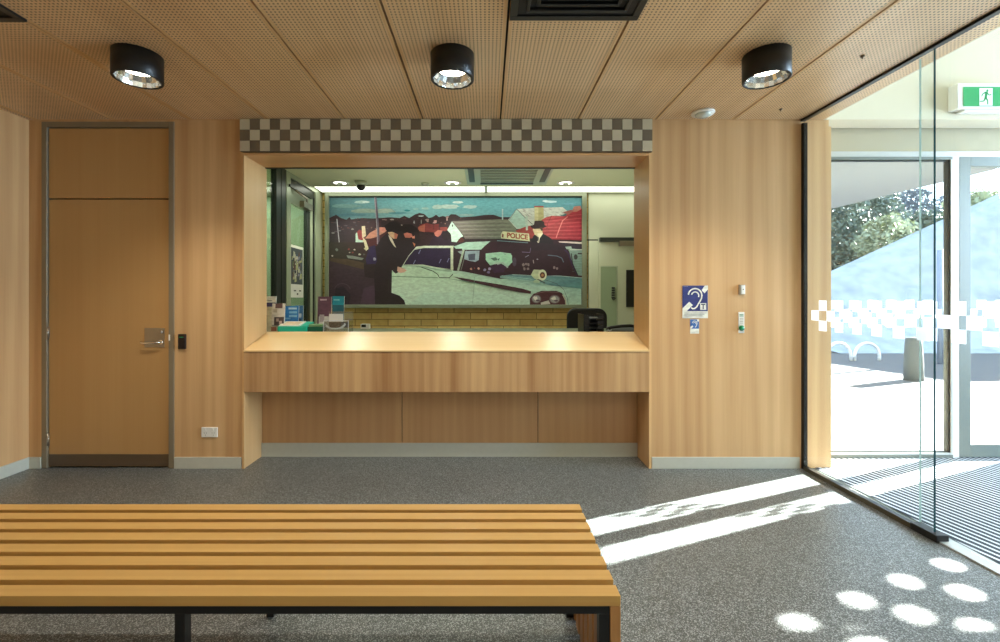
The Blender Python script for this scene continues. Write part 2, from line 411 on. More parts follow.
for py in (333, 440):
    z = PZ(py, YB); b = MB(); b.lathe([(.007, -.05), (.007, .05)], (lx0 - .003, YB + .002, z), M['steel'], 12); b.box(lx0 - .003, lx0 + .006, YB + .004, YB + .0078, z - .05, z + .05, M['steel'])
    b.build('hinge', D)
hx0, hx1 = PX(144, YB), PX(164, YB)
b = MB(); b.box(hx0, hx1, YB + .004, YB + .0079, PZ(347.5, YB), PZ(328, YB), M['steel']); lp = b.build('lock_plate', D, bevel=.001)
b = MB(); zh = PZ(342.2, YB)
b.tube([(hx1 - .022, YB + .004, zh), (hx1 - .022, YB - .018, zh), (hx1 - .03, YB - .032, zh), (hx1 - .05, YB - .036, zh - .001), (hx0 + .02, YB - .036, zh - .006), (hx0 + .002, YB - .034, zh - .001), (hx0 - .006, YB - .024, zh + .004)], .0075, M['chrome'], 12)
b.lathe([(.018, 0), (.018, .006), (.01, .012)], (hx1 - .022, YB - .008, zh), M['chrome'], 20, 'y'); b.build('lever_handle', D)
b = MB(); b.lathe([(.012, 0), (.012, .018)], (hx1 - .022, YB - .014, PZ(332, YB)), M['steel'], 20, 'y'); b.box(hx1 - .03, hx1 - .012, YB - .021, YB - .014, PZ(332, YB) - .004, PZ(332, YB) + .004, M['steel']); b.build('lock_cylinder', D)
b = MB(); b.box(dx1 - fw + .002, dx1 - fw + .012, YB - .0085, YB - .006, PZ(340.5, YB), PZ(334.5, YB), M['white']); b.build('strike', D)

# ---- wall fittings, left
T = thing('card_reader', (PX(183, YB), YB, PZ(341.5, YB)), 'narrow black card reader on the wall right of the timber door', 'card reader')
b = MB(); b.box(PX(179.3, YB), PX(186.7, YB), YB - .018, YB - .0004, PZ(349, YB), PZ(334, YB), M['reader']); b.build('casing', T, bevel=.004)
b = MB(); b.box(PX(181, YB), PX(185, YB), YB - .0192, YB - .0181, PZ(337.5, YB), PZ(336.7, YB), M['green']); b.build('status_light', T)
T = thing('power_outlet', (PX(210, YB), YB, PZ(432, YB)), 'white double power outlet low on the wall left of the counter', 'outlet')
b = MB(); b.box(PX(202, YB), PX(218, YB), YB - .01, YB - .0004, PZ(437, YB), PZ(427, YB), M['white']); b.build('cover_plate', T, bevel=.003)
for q in (-1, 1):
    cxx = PX(210, YB) + q * .030; b = MB()
    for a, xx, zz in ((25, -.008, .004), (-25, .008, .004), (0, 0, -.012)):
        b.hexa([Vector((cxx + xx, 0, PZ(432, YB) - .004 + zz)) + Matrix.Rotation(math.radians(a), 3, 'Y') @ Vector((p, YB - .0106 + d, r)) for d in (0,) for p, r in ()] or
               [(cxx + xx - .0012, YB - .0106, PZ(434, YB) + zz + .002), (cxx + xx + .0012, YB - .0106, PZ(434, YB) + zz + .002), (cxx + xx + .0012, YB - .0102, PZ(434, YB) + zz + .002), (cxx + xx - .0012, YB - .0102, PZ(434, YB) + zz + .002),
                (cxx + xx - .0012, YB - .0106, PZ(434, YB) + zz + .011), (cxx + xx + .0012, YB - .0106, PZ(434, YB) + zz + .011), (cxx + xx + .0012, YB - .0102, PZ(434, YB) + zz + .011), (cxx + xx - .0012, YB - .0102, PZ(434, YB) + zz + .011)], M['blackm'])
    b.build('socket', T)
    b = MB(); b.box(cxx - .006, cxx + .006, YB - .013, YB - .0101, PZ(430.3, YB), PZ(428.3, YB), M['white']); b.build('rocker_switch', T, bevel=.001)

# ================================================================== COUNTER UNIT
C = thing('reception_counter', ((cx0 + cx1) / 2, YB, 0), 'built-in timber reception counter under the checkered band, with framed serving hatch', 'counter')
pj = .012
zf1, zf0 = PZ(350, YB), PZ(391.5, YB)      # fascia top / bottom
zt1 = PZ(332, YO)                            # top of the sloping ledge at the back
for s, xo in ((-1, cx0), (1, cx1)):
    b = MB(); x0, x1 = (xo - .018, xo) if s < 0 else (xo, xo + .018)
    b.box(x0, x1, YB - pj, YO + .02, 0.0, ZH, M['lining']); b.build('side_panel', C, bevel=.001)
b = MB(); b.box(cx0, cx1, YB - pj, YO + .02, ZH - .02, ZH, M['lining_x']); b.build('soffit_panel', C, bevel=.001)
b = MB(); b.box(cx0 + .001, cx1 - .001, YB - pj - .008, YB + .012, zf0, zf1 - .012, M['fascia']); b.build('fascia', C, bevel=.001)
b = MB()
b.prism([(YB - pj - .014, zf1 - .011), (YB - pj - .014, zf1), (YO + .02, zt1 + .002), (YO + .02, zt1 - .03)], 'x', cx0 + .001, cx1 - .001, M['top'])
b.build('counter_top', C, bevel=.0015)
b = MB(); b.box(cx0 + .001, cx1 - .001, YB + .014, YK + .002, zf0 + .0, zf0 + .018, M['kick']); b.build('underside_panel', C)
kx = [cx0 + .0005, PX(402, YK), PX(538, YK), cx1 - .0005]
for i in range(3):
    b = MB(); b.box(kx[i] + .003, kx[i + 1] - .003, YK, YK + .018, sk * .98, zf0, M['kick']); b.build('kick_panel', C)
b = MB(); b.box(cx0 + .001, cx1 - .001, YK + .0185, YK + .03, 0, zt1 - .04, M['blackg']); b.build('backing_board', C)
b = MB(); b.box(cx0 + .001, cx1 - .001, YK - .010, YK + .004, 0, .112, M['skirt']); b.build('toe_board', C)
b = MB(); b.box(cx0 + .001, cx1 - .001, YO - .012, YO + .012, 2.398, 2.409, M['track']); b.build('head_track', C)

# checkered band
b = MB()
bx0, bx1 = PX(239.7, YB - .03), PX(652.5, YB - .03); bz0, bz1 = PZ(151.3, YB - .03), PZ(118.8, YB - .03)
b.box(bx0, bx1, YB - .028, YB - .0005, bz0 + .0005, ZC - .0025, M['chk_d'])
nc = 41; w = (bx1 - bx0) / nc; h = (bz1 - bz0) / 3
bz1 = ZC - .003; h = (bz1 - bz0) / 3
for i in range(nc):
    for j in range(3):
        m_ = M['chk_l'] if (i + j) % 2 == 0 else M['chk_d']
        g = .0015
        b.box(bx0 + i * w + g, bx0 + (i + 1) * w - g, YB - .031, YB - .028, bz1 - (j + 1) * h + g, bz1 - j * h - g, m_)
tag(b.build('checkered_band'), 'cream and taupe three-row checkered band above the counter hatch', 'wall band')

# ================================================================== RIGHT WALL FITTINGS
class Flat:
    """picture drawn on a flat panel; points in photo pixels or crop units, mapped to the panel's own plane"""
    def __init__(s, Y, eps=.0003): s.Y = Y; s.n = 0; s.eps = eps; s.b = MB(); s.ox = s.oy = 0; s.k = 1
    def crop(s, ox, oy, k): s.ox, s.oy, s.k = ox, oy, k; return s
    def P(s, p, y): return (PX(s.ox + p[0] / s.k, s.Y), y, PZ(s.oy + p[1] / s.k, s.Y))
    def poly(s, pts, col, m=None):
        s.n += 1; y = s.Y - s.n * s.eps
        s.b.face([s.P(p, y) for p in pts], m or M['paint'], col); return s
    def rect(s, x0, y0, x1, y1, col): return s.poly([(x0, y0), (x1, y0), (x1, y1), (x0, y1)], col)
    def ell(s, cx, cy, rx, ry, col, seg=18, rag=0.0):
        return s.poly([(cx + rx * (1 + random.uniform(-rag, rag)) * math.cos(2 * math.pi * i / seg), cy + ry * (1 + random.uniform(-rag, rag)) * math.sin(2 * math.pi * i / seg)) for i in range(seg)], col)
    def stroke(s, pts, w, col):
        s.n += 1; y = s.Y - s.n * s.eps
        V = [Vector(p) for p in pts]; L_, R_ = [], []
        for i, p in enumerate(V):
            d = (V[min(i + 1, len(V) - 1)] - V[max(i - 1, 0)]).normalized(); n = Vector((-d.y, d.x)) * w / 2
            L_.append(p + n); R_.append(p - n)
        for i in range(len(V) - 1): s.b.face([s.P(q, y) for q in (L_[i], L_[i + 1], R_[i + 1], R_[i])], M['paint'], col)
        return s
    def text(s, txt, cx, cy, height, width, col, shear=0.0, rot=0.0):
        cu = bpy.data.curves.new('t', 'FONT'); cu.body = txt; cu.offset = .035; cu.align_x = 'CENTER'; cu.align_y = 'CENTER'
        ob = bpy.data.objects.new('t', cu); COL.objects.link(ob); bpy.context.view_layer.update()
        me = ob.to_mesh(); xs = [v.co.x for v in me.vertices]; ys = [v.co.y for v in me.vertices]
        mx, my = (min(xs) + max(xs)) / 2, (min(ys) + max(ys)) / 2; kx = width / (max(xs) - min(xs)); ky = height / (max(ys) - min(ys))
        s.n += 1; y = s.Y - s.n * s.eps
        for p in me.polygons:
            pts = [me.vertices[i].co for i in p.vertices]
            s.b.face([s.P((cx + (q.x - mx) * kx, cy - (q.y - my) * ky + (q.x - mx) * kx * rot), y) for q in pts], M['paint'], col)
        ob.to_mesh_clear(); bpy.data.objects.remove(ob); bpy.data.curves.remove(cu); return s
def arc(cx, cy, r, a0, a1, n=14, ry=None):
    return [(cx + r * math.cos(math.radians(a0 + (a1 - a0) * i / n)), cy - (ry or r) * math.sin(math.radians(a0 + (a1 - a0) * i / n))) for i in range(n + 1)]
NAVY = (44, 50, 112); PALE = (226, 226, 214)
f = Flat(YB - .003).crop(660, 260, 7.136)
f.b.box(PX(682.3, YB), PX(707.8, YB), YB - .003, YB - .0004, PZ(318.2, YB), PZ(285.5, YB), M['white'])
f.rect(160, 182, 341, 365, NAVY).rect(160, 365, 341, 415, PALE)
f.poly([(318, 183), (341, 182), (341, 210), (318, 238), (297, 216)], PALE)
f.poly([(160, 345), (208, 298), (234, 322), (190, 365), (160, 365)], PALE)
f.stroke(arc(250, 252, 48, 175, 0) + [(296, 272), (284, 296), (270, 318), (260, 336), (246, 346), (232, 347), (222, 340)], 10, PALE)
f.stroke(arc(250, 254, 26, 165, -25), 9, PALE)
f.rect(286, 308, 329, 356, PALE).text('T', 307, 332, 38, 30, (60, 62, 90))
f.rect(165, 186, 200, 191, (120, 124, 160))
for i, yy in enumerate((376, 386, 396)): f.rect(172, yy, 330 - 14 * i, yy + 4, (170, 170, 166))
tag(f.b.build('hearing_loop_sign', fix=False), 'navy sign with white ear symbol and letter T, right of the counter', 'sign')
f = Flat(YB - .002).crop(660, 260, 7.136)
f.b.box(PX(690, YB), PX(699, YB), YB - .002, YB - .0004, PZ(333.6, YB), PZ(319.2, YB), M['white'])
f.rect(215, 424, 278, 490, (58, 104, 170)).rect(215, 490, 278, 524, PALE)
f.stroke(arc(247, 452, 17, 175, -10) + [(258, 472), (250, 480)], 5, PALE).stroke(arc(247, 454, 9, 165, -25), 4, PALE)
f.poly([(262, 424), (278, 424), (278, 436), (268, 442)], PALE).poly([(215, 478), (230, 466), (238, 474), (222, 490), (215, 490)], PALE)
tag(f.b.build('hearing_loop_sticker', fix=False), 'small blue and white ear sticker directly beneath the navy sign', 'sticker')
T = thing('wall_sensor', (PX(741, YB), YB, PZ(289.5, YB)), 'small grey keyed switch box on the wall, above the green button plate', 'switch')
b = MB(); b.box(PX(738.2, YB), PX(743.8, YB), YB - .02, YB - .0004, PZ(294.5, YB), PZ(284.8, YB), M['steel']); b.build('casing', T, bevel=.002)
b = MB(); b.box(PX(739.9, YB), PX(743.4, YB), YB - .0225, YB - .0201, PZ(294, YB), PZ(285.3, YB), M['white']); b.lathe([(.004, 0), (.004, .002)], (PX(741.6, YB), YB - .0242, PZ(289.5, YB)), M['blackm'], 12, 'y'); b.build('cover', T)
T = thing('exit_button', (PX(741, YB), YB, PZ(323, YB)), 'narrow white plate with a round green release button on the wall', 'button')
b = MB(); b.box(PX(738.2, YB), PX(743.9, YB), YB - .006, YB - .0004, PZ(333, YB), PZ(312, YB), M['white']); b.build('plate', T, bevel=.001)
b = MB()
for yy in (314.3, 315.6): b.box(PX(739, YB), PX(743, YB), YB - .0068, YB - .0061, PZ(yy + .7, YB), PZ(yy, YB), M['green'])
for yy in (318, 319.6, 321.2, 322.8): b.box(PX(739.3, YB), PX(742.8, YB), YB - .0068, YB - .0061, PZ(yy + .5, YB), PZ(yy, YB), M['steel'])
b.build('lettering', T)
b = MB(); b.lathe([(.021, 0), (.021, -.008), (.017, -.014), (.0, -.016)], (PX(741, YB), YB - .0061, PZ(328, YB)), M['green'], 24, 'y'); b.build('push_button', T)

# ================================================================== CEILING FITTINGS
def reflector(b, c, r0, r1, z0, z1, seg=28):
    """faceted chrome bowl"""
    prof = [(r0, z0), (r0 * .93, z0 + (z1 - z0) * .35), (r0 * .78, z0 + (z1 - z0) * .7), (r1, z1)]
    n0 = len(b.v)
    for r, z in prof:
        for j in range(seg):
            a = 2 * math.pi * j / seg; rr = r * (1.0 if j % 2 else .955); b.v.append((c[0] + rr * math.cos(a), c[1] + rr * math.sin(a), c[2] + z))
    for i in range(len(prof) - 1):
        for j in range(seg):
            b.f.append((n0 + i * seg + j, n0 + i * seg + (j + 1) % seg, n0 + (i + 1) * seg + (j + 1) % seg, n0 + (i + 1) * seg + j)); b.mi.append(b.mid(M['chrome'])); b.col.append(None); b.smooth.append(False)
DLS = [(-1.965, 'surface-mounted black cylinder downlight nearest the timber door', ), (-.195, 'surface-mounted black cylinder downlight above the middle of the counter'), (1.572, 'surface-mounted black cylinder downlight nearest the glass entry')]
YD = 2.589; RD = .122; HD = .142
for X, lab in [(d[0], d[1]) for d in DLS]:
    T = thing('surface_downlight', (X, YD, ZC - .002), lab, 'ceiling light', 'black ceiling downlights')
    c = (X, YD, ZC - .002)
    b = MB(); b.lathe([(0, 0), (RD, 0), (RD, -HD + .003), (RD - .003, -HD), (RD - .011, -HD), (RD - .013, -HD + .004), (RD - .013, -.012), (0, -.012)], c, M['black'], 48); b.build('housing', T)
    b = MB(); reflector(b, c, RD - .014, .07, -HD + .003, -HD + .078); b.build('reflector', T, fix=False)
    b = MB(); b.lathe([(0, -HD + .050), (.074, -HD + .056), (.074, -HD + .06), (0, -HD + .066)], c, M['lamp'], 28); b.build('lamp_disc', T)
    b = MB(); b.lathe([(0, -HD + .036), (.02, -HD + .038), (.024, -HD + .0495), (0, -HD + .0498)], c, M['lamp'], 20); b.build('bulb', T)
    ld = bpy.data.lights.new('downlight_lamp', 'SPOT'); ld.energy = 68; ld.spot_size = math.radians(120); ld.spot_blend = .8; ld.color = (1, .92, .78); ld.shadow_soft_size = .05
    lo = bpy.data.objects.new('spot_lamp', ld); COL.objects.link(lo); lo.parent = T; lo.location = (0, 0, -HD + .02)

def register(name, x0, x1, y0, y1, lab):
    T = thing(name, ((x0 + x1) / 2, (y0 + y1) / 2, ZC - .002), lab, 'air vent', 'black ceiling air vents')
    zt = ZC - .0025
    b = MB(); b.box(x0, x1, y0, y1, zt - .003, zt, M['blackm']); b.build('backing_plate', T)
    b = MB()
    fwd = .035
    def ring(i0, wd, z0, z1):
        X0, X1, Y0, Y1 = x0 + i0, x1 - i0, y0 + i0, y1 - i0
        b.box(X0, X1, Y0, Y0 + wd, z0, z1, M['black']); b.box(X0, X1, Y1 - wd, Y1, z0, z1, M['black'])
        b.box(X0, X0 + wd, Y0 + wd, Y1 - wd, z0, z1, M['black']); b.box(X1 - wd, X1, Y0 + wd, Y1 - wd, z0, z1, M['black'])
    ring(0, fwd, zt - .012, zt - .003); b.build('outer_frame', T, bevel=.002)
    for i, i0 in enumerate((.075, .12, .165, .21)):
        b = MB(); ring(i0, .016, zt - .02, zt - .003); b.build('diffuser_ring', T, bevel=.003)
register('ceiling_air_vent', .110, .735, 1.62, 2.25, 'square black ceiling air vent at top centre, in front of the middle downlight')
register('ceiling_air_vent', -2.885, -2.26, 1.62, 2.262, 'black ceiling air vent cut off at the top left corner')
T = thing('smoke_detector', (PX(703, 3.39), 3.39, ZC - .002), 'round white smoke detector on the timber ceiling near the back wall', 'smoke detector')
b = MB(); b.lathe([(0, 0), (.08, 0), (.082, -.008), (.078, -.014), (0, -.014)], (PX(703, 3.39), 3.39, ZC - .002), M['white'], 32); b.build('base', T)
b = MB(); b.lathe([(.055, -.014), (.052, -.024), (.035, -.034), (0, -.036)], (PX(703, 3.39), 3.39, ZC - .002), plain('detector_dome', (198, 202, 190), .25), 28); b.build('dome', T)
for (px, py, lab) in ((780.7, 108.7, 'tiny bronze ceiling stud between the smoke detector and the glass entry'), (862.5, 55.7, 'tiny dark ceiling stud beside the entry track')):
    Y = (ZC - EYE) * F / (VY - py); X = PX(px, Y)
    b = MB(); b.lathe([(0, 0), (.011, 0), (.011, -.006), (.004, -.009), (.003, -.018), (0, -.018)], (X, Y, ZC - .0015), M['kickplate'], 14)
    tag(b.build('ceiling_stud'), lab, 'sprinkler')

# ================================================================== INNER GLASS SCREEN
Y1 = 2.497
b = MB(); b.box(XG - .012, XG + .016, YB - .03, YB - .0005, 0, ZC - .031, M['track']); fr = struct(b.build('trim_2'), 'black upright channel where the glass screen meets the timber wall', 'trim')
b = MB(); b.box(XG - .018, XG + .014, -3.19, YB - .0005, ZC - .014, ZC - .0005, M['track'])
struct(b.build('trim_3'), 'black ceiling track over the glass screen', 'trim')
W = thing('window_1', (XG, (YB + Y1) / 2, 0), 'fixed clear glass screen with white checkered film, beside the timber wall', 'glass screen', kind='structure')
b = MB(); b.box(XG - .006, XG + .006, Y1, YB - .031, .03, ZC - .0145, M['glass'], {'-y': M['gedge']}); b.build('pane', W)
b = MB(); b.box(XG - .022, XG + .012, Y1 + .02, YB - .041, .0005, .03, M['track_b'], {'+z': M['track']}); b.build('floor_channel', W)
b = MB(); b.box(XG - .03, XG + .04, Y1 - .04, Y1 + .115, .0005, .04, M['black']); b.build('floor_guide', W, bevel=.004)
S = .0765; zd1 = 1.292; hd = .0735
def film(name, parent, plane, val, start, n, step, off=0, face=-1):
    b = MB()
    for i in range(n):
        for j in range(3):
            if (i + j + off) % 2: continue
            a0 = start + step * i; a1 = a0 + step; z1 = zd1 - j * hd; z0 = z1 - hd
            if plane == 'x': b.face([(val, a0, z0), (val, a1, z0), (val, a1, z1), (val, a0, z1)], M['decal'])
            else: b.face([(a0, val, z0), (a1, val, z0), (a1, val, z1), (a0, val, z1)], M['decal'])
    o = b.build(name, parent, fix=False); return o
film('checkered_film', W, 'x', XG - .0068, 3.435, 12, -S, 1)
W2 = thing('door_2', (XG + .047, 1.6, 0), 'closed sliding glass door with white checkered film at the right edge', 'sliding glass door', kind='structure')
b = MB(); b.box(XG + .041, XG + .053, .9, 2.63, .012, ZC - .003, M['glass'], {'+y': M['gedge_l']}); b.build('pane', W2)
film('checkered_film', W2, 'x', XG + .0400, 2.60, 22, -S, 0)
b = MB(); b.box(XG - .012, XG + .075, -3.19, Y1 + .0, .0003, .008, M['alu']); struct(b.build('trim_4'), 'pale aluminium threshold strip in the floor of the sliding door', 'trim')

# ================================================================== VESTIBULE
b = MB(); b.box(XR - .0005, XR + .0185, YB + .0, YG + .03, 0, ZC - .05, M['wall'])
struct(b.build('trim_5'), 'timber return at the end of the back wall inside the glass screen', 'trim')
b = MB(); b.box(XG + .10, 8.0, 2.2 - 5.4, YG - .01, .0005, .006, M['mat'])
b = MB(); b.face([(XG + .09, -3.19, .006), (8.0, -3.19, .006), (8.0, YG - .012, .006), (XR + .02, YG - .012, .006), (XR + .02, YB - .002, .006), (XG + .09, YB - .002, .006)], M['mat'])
tag(b.build('entrance_mat'), 'dark entrance matting with pale diagonal stripes beyond the glass screen', 'mat')
# upper white wall, beige band below
b = MB(); b.box(XR + .0, 8.0, YB + .02, YB + .2, PZ(119.5, YB + .02), 4.2, M['plaster'])
b.box(XG + .16, XR, YB + .02, YB + .2, ZC + .06, 4.2, M['plaster'])
struct(b.build('wall_vestibule'), 'white plaster wall high above the entry glazing', 'wall')
b = MB(); b.box(XR + .02, 4.7, YG - .0, YG + .12, PZ(152.5, YG), 2.742, M['plaster_b'])
b.box(XR + .02, 4.7, YG + .02, YG + .06, 2.742, 3.0, M['blackg'])
struct(b.build('wall_header'), 'beige rendered band between the entry glazing and the white wall', 'wall')
b = MB(); b.box(XR + .02, 8.0, YG - .015, YG - .0005, PZ(157.8, YG), PZ(152, YG), M['alu'])
struct(b.build('trim_6'), 'pale aluminium head strip over the entry glazing', 'trim')
b = MB(); b.box(XG + .155, 8.0, -3.2, YB + .2, 4.2, 4.26, M['plaster']); struct(b.build('ceiling_vestibule'), 'high white ceiling over the entry', 'ceiling')
b = MB(); b.box(XG + .151, XG + .165, -3.2, YB + .02, ZC + .001, 4.2, M['plaster']); struct(b.build('wall_bulkhead'), 'white bulkhead above the timber ceiling edge', 'wall')
b = MB(); b.box(8.0, 8.12, -3.2, YG + .12, 0, 4.2, M['plaster']); struct(b.build('wall_right'), 'white wall at the far side of the entry', 'wall')
# fixed outer pane
x0, x1 = XR + .02, PX(949, YG)
zt = PZ(157.8, YG)
W = thing('window_2', ((x0 + x1) / 2, YG, 0), 'outer fixed window between the timber return and the entry door', 'window', kind='structure')
b = MB(); b.box(x0, x1, YG - .03, YG + .03, zt - .022, zt, M['alu_g']); b.box(x0, x1, YG - .03, YG + .03, 0, .045, M['alu']); b.box(x0, x1, YG - .034, YG - .028, 0, .03, M['alu_g'])
b.box(x1 - .012, x1, YG - .03, YG + .03, .045, zt - .022, M['alu']); b.build('window_frame', W)
b = MB(); b.box(x1 - .026, x1 - .012, YG - .02, YG + .02, .045, zt - .022, M['blackm']); b.box(x0, x1 - .036, YG - .012, YG + .012, zt - .034, zt - .022, M['o_dark']); b.box(x0, x1 - .036, YG - .012, YG + .012, .045, .052, M['o_dark']); b.build('gasket', W)
b = MB(); b.box(x0, x1 - .036, YG - .004, YG + .004, .052, zt - .034, M['glass']); b.build('pane', W)
film('checkered_film', W, 'y', YG - .0045, x0 + .02, 14, S, 0)
b = MB(); b.box(x1 + .0005, PX(955.5, YG), YG - .03, YG + .03, 0, zt, M['white']); struct(b.build('trim_7'), 'white mullion between the outer window and the entry door', 'trim')
# outer door
x0 = PX(956, YG); gx0 = PX(967, YG); gx1 = gx0 + .53; x1 = gx1 + .09
W = thing('door_3', ((x0 + x1) / 2, YG, 0), 'grey framed outer entry door with clear glass, at the right edge', 'door', kind='structure')
b = MB()
b.box(x0, gx0, YG - .03, YG + .03, .01, zt, M['alu_g']); b.box(gx1, x1, YG - .03, YG + .03, .01, zt, M['alu_g'])
b.box(gx0, gx1, YG - .03, YG + .03, zt - .075, zt, M['alu_g']); b.box(gx0, gx1, YG - .03, YG + .03, .01, .115, M['alu_g']); b.build('door_frame', W, bevel=.002)
b = MB(); b.box(gx0, gx1, YG - .004, YG + .004, .115, zt - .075, M['glass']); b.build('pane', W)
film('checkered_film', W, 'y', YG - .0045, gx0, 7, S, 1)
# wall to the right of the door, pierced with skewed holes, shaped so the sun spots land round
holes = [(6.08, 1.915), (6.08, 2.08), (6.08, 2.245), (6.08, 2.42), (6.47, 2.18), (6.47, 2.36), (6.47, 2.52), (6.85, 2.46), (6.85, 2.28)]
bm = bmesh.new()
X0, X1, Z0, Z1 = x1 + .001, 8.0, 0, 2.75
xs = sorted(set([X0, X1] + [h[0] + d for h in holes for d in (-.075, .075)]))
def panel_quads():
    colx = sorted(set(h[0] for h in holes)); q = []
    last = X0
    for cxh in colx:
        q.append((last, cxh - .18, Z0, Z1)); last = cxh + .18
        zs = sorted(h[1] for h in holes if h[0] == cxh); lz = Z0
        for z in zs:
            q.append((cxh - .18, cxh + .18, lz, z - .0795)); lz = z + .0795
        q.append((cxh - .18, cxh + .18, lz, Z1))
    q.append((last, X1, Z0, Z1)); return q
b = MB()
for q in panel_quads(): b.face([(q[0], YG, q[2]), (q[1], YG, q[2]), (q[1], YG, q[3]), (q[0], YG, q[3])], M['plaster'])
for hx, hz in holes:
    n = 32; sq = []; ci = []
    for i in range(n):
        a = 2 * math.pi * i / n; c_, s_ = math.cos(a), math.sin(a); t = 1 / max(abs(c_), abs(s_))
        sq.append((hx + c_ * t * .18, YG, hz + s_ * t * .0795)); ci.append((hx + c_ * .06 + s_ * .135, YG, hz + s_ * .068))
    for i in range(n):
        j = (i + 1) % n; b.face([sq[i], sq[j], ci[j], ci[i]], M['plaster'])
struct(b.build('wall_pierced'), 'white screen wall with skewed holes that cast round sun spots beyond the entry door', 'wall')
bm.free()

# exit sign
ys = YB + .02
T = thing('exit_sign', (PX(985, ys), ys, PZ(97, ys)), 'white and green running figure exit sign on the high wall', 'exit sign')
yf = ys - .075
sx0, sx1 = PX(957.5, yf), PX(957.5, yf) + .47; sz0, sz1 = PZ(108.5, yf), PZ(83.0, yf)
b = MB(); b.box(sx0, sx1, yf, ys - .0005, sz0, sz1, M['white']); b.box(sx0 + .06, sx1 - .06, yf + .01, ys - .0005, sz0 - .018, sz0, M['white']); b.build('casing', T, bevel=.006)
gx_0, gx_1, gz0, gz1 = PX(963, yf), sx1 - .045, PZ(106.3, yf), PZ(87, yf)
b = MB(); b.box(gx_0, gx_1, yf - .003, yf - .0003, gz0, gz1, M['exitg']); b.build('green_panel', T)
b = MB()
mx0, mx1 = PX(979, yf), PX(992, yf); b.box(mx0, mx1, yf - .0042, yf - .0031, gz0 + .004, gz1 - .010, M['exitw']); yq = yf - .0050
cxm, czm, hh = (mx0 + mx1) / 2, (gz0 + gz1) / 2, (gz1 - gz0)
def bar(p, q, w, m=M['exitg']):
    p = Vector(p); q = Vector(q); d = (q - p).normalized(); n = Vector((-d.y, d.x)) * w / 2
    b.face([(cxm + a.x * hh, yq, czm + a.y * hh) for a in (p + n, q + n, q - n, p - n)], m)
b.face([(cxm + (.06 + .06 * math.cos(t * math.pi / 8)) * hh, yq, czm + (.30 + .065 * math.sin(t * math.pi / 8)) * hh) for t in range(16)], M['exitg'])
bar((.02, .24), (-.03, -.08), .13); bar((.0, .22), (-.17, .14), .06); bar((-.17, .14), (-.24, .0), .05); bar((.04, .22), (.14, .06), .055); bar((.14, .06), (.27, .1), .05)
bar((-.05, -.06), (.08, -.2), .08); bar((.08, -.2), (.08, -.42), .065); bar((-.04, -.06), (-.12, -.24), .075); bar((-.12, -.24), (-.32, -.26), .06)
b.build('running_figure', T, fix=False)
b = MB(); b.box(XR + .055, XR + .078, YG - .03, YG - .0, PZ(147.5, YG), PZ(145, YG), M['black']); tag(b.build('door_contact'), 'tiny black door contact on the beige band', 'sensor')

# ================================================================== BENCH
BY0, BY1, BX1, BX0, BZ = 1.3275, 1.920, .386, -2.13, .45
T = thing('slatted_bench', ((BX0 + BX1) / 2, (BY0 + BY1) / 2, 0), 'long timber slatted bench on a black steel frame in the foreground', 'bench')
sw = .052; sg = (BY1 - BY0 - 8 * sw) / 7; th = .03
for i in range(8):
    y0 = BY0 + i * (sw + sg); b = MB()
    prof = [(BX0, 0.0), (BX0, BZ), (BX1, BZ), (BX1, 0.0), (BX1 - th, 0.0), (BX1 - th, BZ - th), (BX0 + th, BZ - th), (BX0 + th, 0.0)]
    n = len(b.v)
    b.hexa([(BX0, y0, BZ - th), (BX1, y0, BZ - th), (BX1, y0 + sw, BZ - th), (BX0, y0 + sw, BZ - th), (BX0, y0, BZ), (BX1, y0, BZ), (BX1, y0 + sw, BZ), (BX0, y0 + sw, BZ)], M['slat'])
    o = b.build('seat_slat', T, bevel=.0015)
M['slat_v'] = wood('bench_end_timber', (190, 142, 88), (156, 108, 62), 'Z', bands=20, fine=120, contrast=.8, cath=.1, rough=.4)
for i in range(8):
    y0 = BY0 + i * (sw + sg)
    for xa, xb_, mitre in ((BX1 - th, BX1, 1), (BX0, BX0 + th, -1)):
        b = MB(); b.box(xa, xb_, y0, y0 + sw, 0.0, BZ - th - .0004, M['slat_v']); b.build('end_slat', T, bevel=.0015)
# steel frame
b = MB(); fz1 = BZ - th - .001; fz0 = fz1 - .024; r_ = .03
b.box(BX0 + th + .001, BX1 - th - .001, BY0 + .004, BY0 + .004 + r_, fz0, fz1, M['black'])
b.box(BX0 + th + .001, BX1 - th - .001, BY1 - .034, BY1 - .004, fz0, fz1, M['black'])
for xx in (BX1 - th - .001 - r_, BX0 + th + .001, -.905, -1.5, -.3): b.box(xx, xx + r_, BY0 + .034, BY1 - .034, fz0, fz1, M['black'])
b.build('frame_rail', T, bevel=.001)
for xx in (BX1 - th - .001 - r_, -.905, BX0 + th + .001):
    for yy in (BY0 + .004, BY1 - .034):
        b = MB(); b.box(xx, xx + r_, yy, yy + r_, 0, fz0 - .0003, M['black']); b.build('frame_leg', T, bevel=.001)

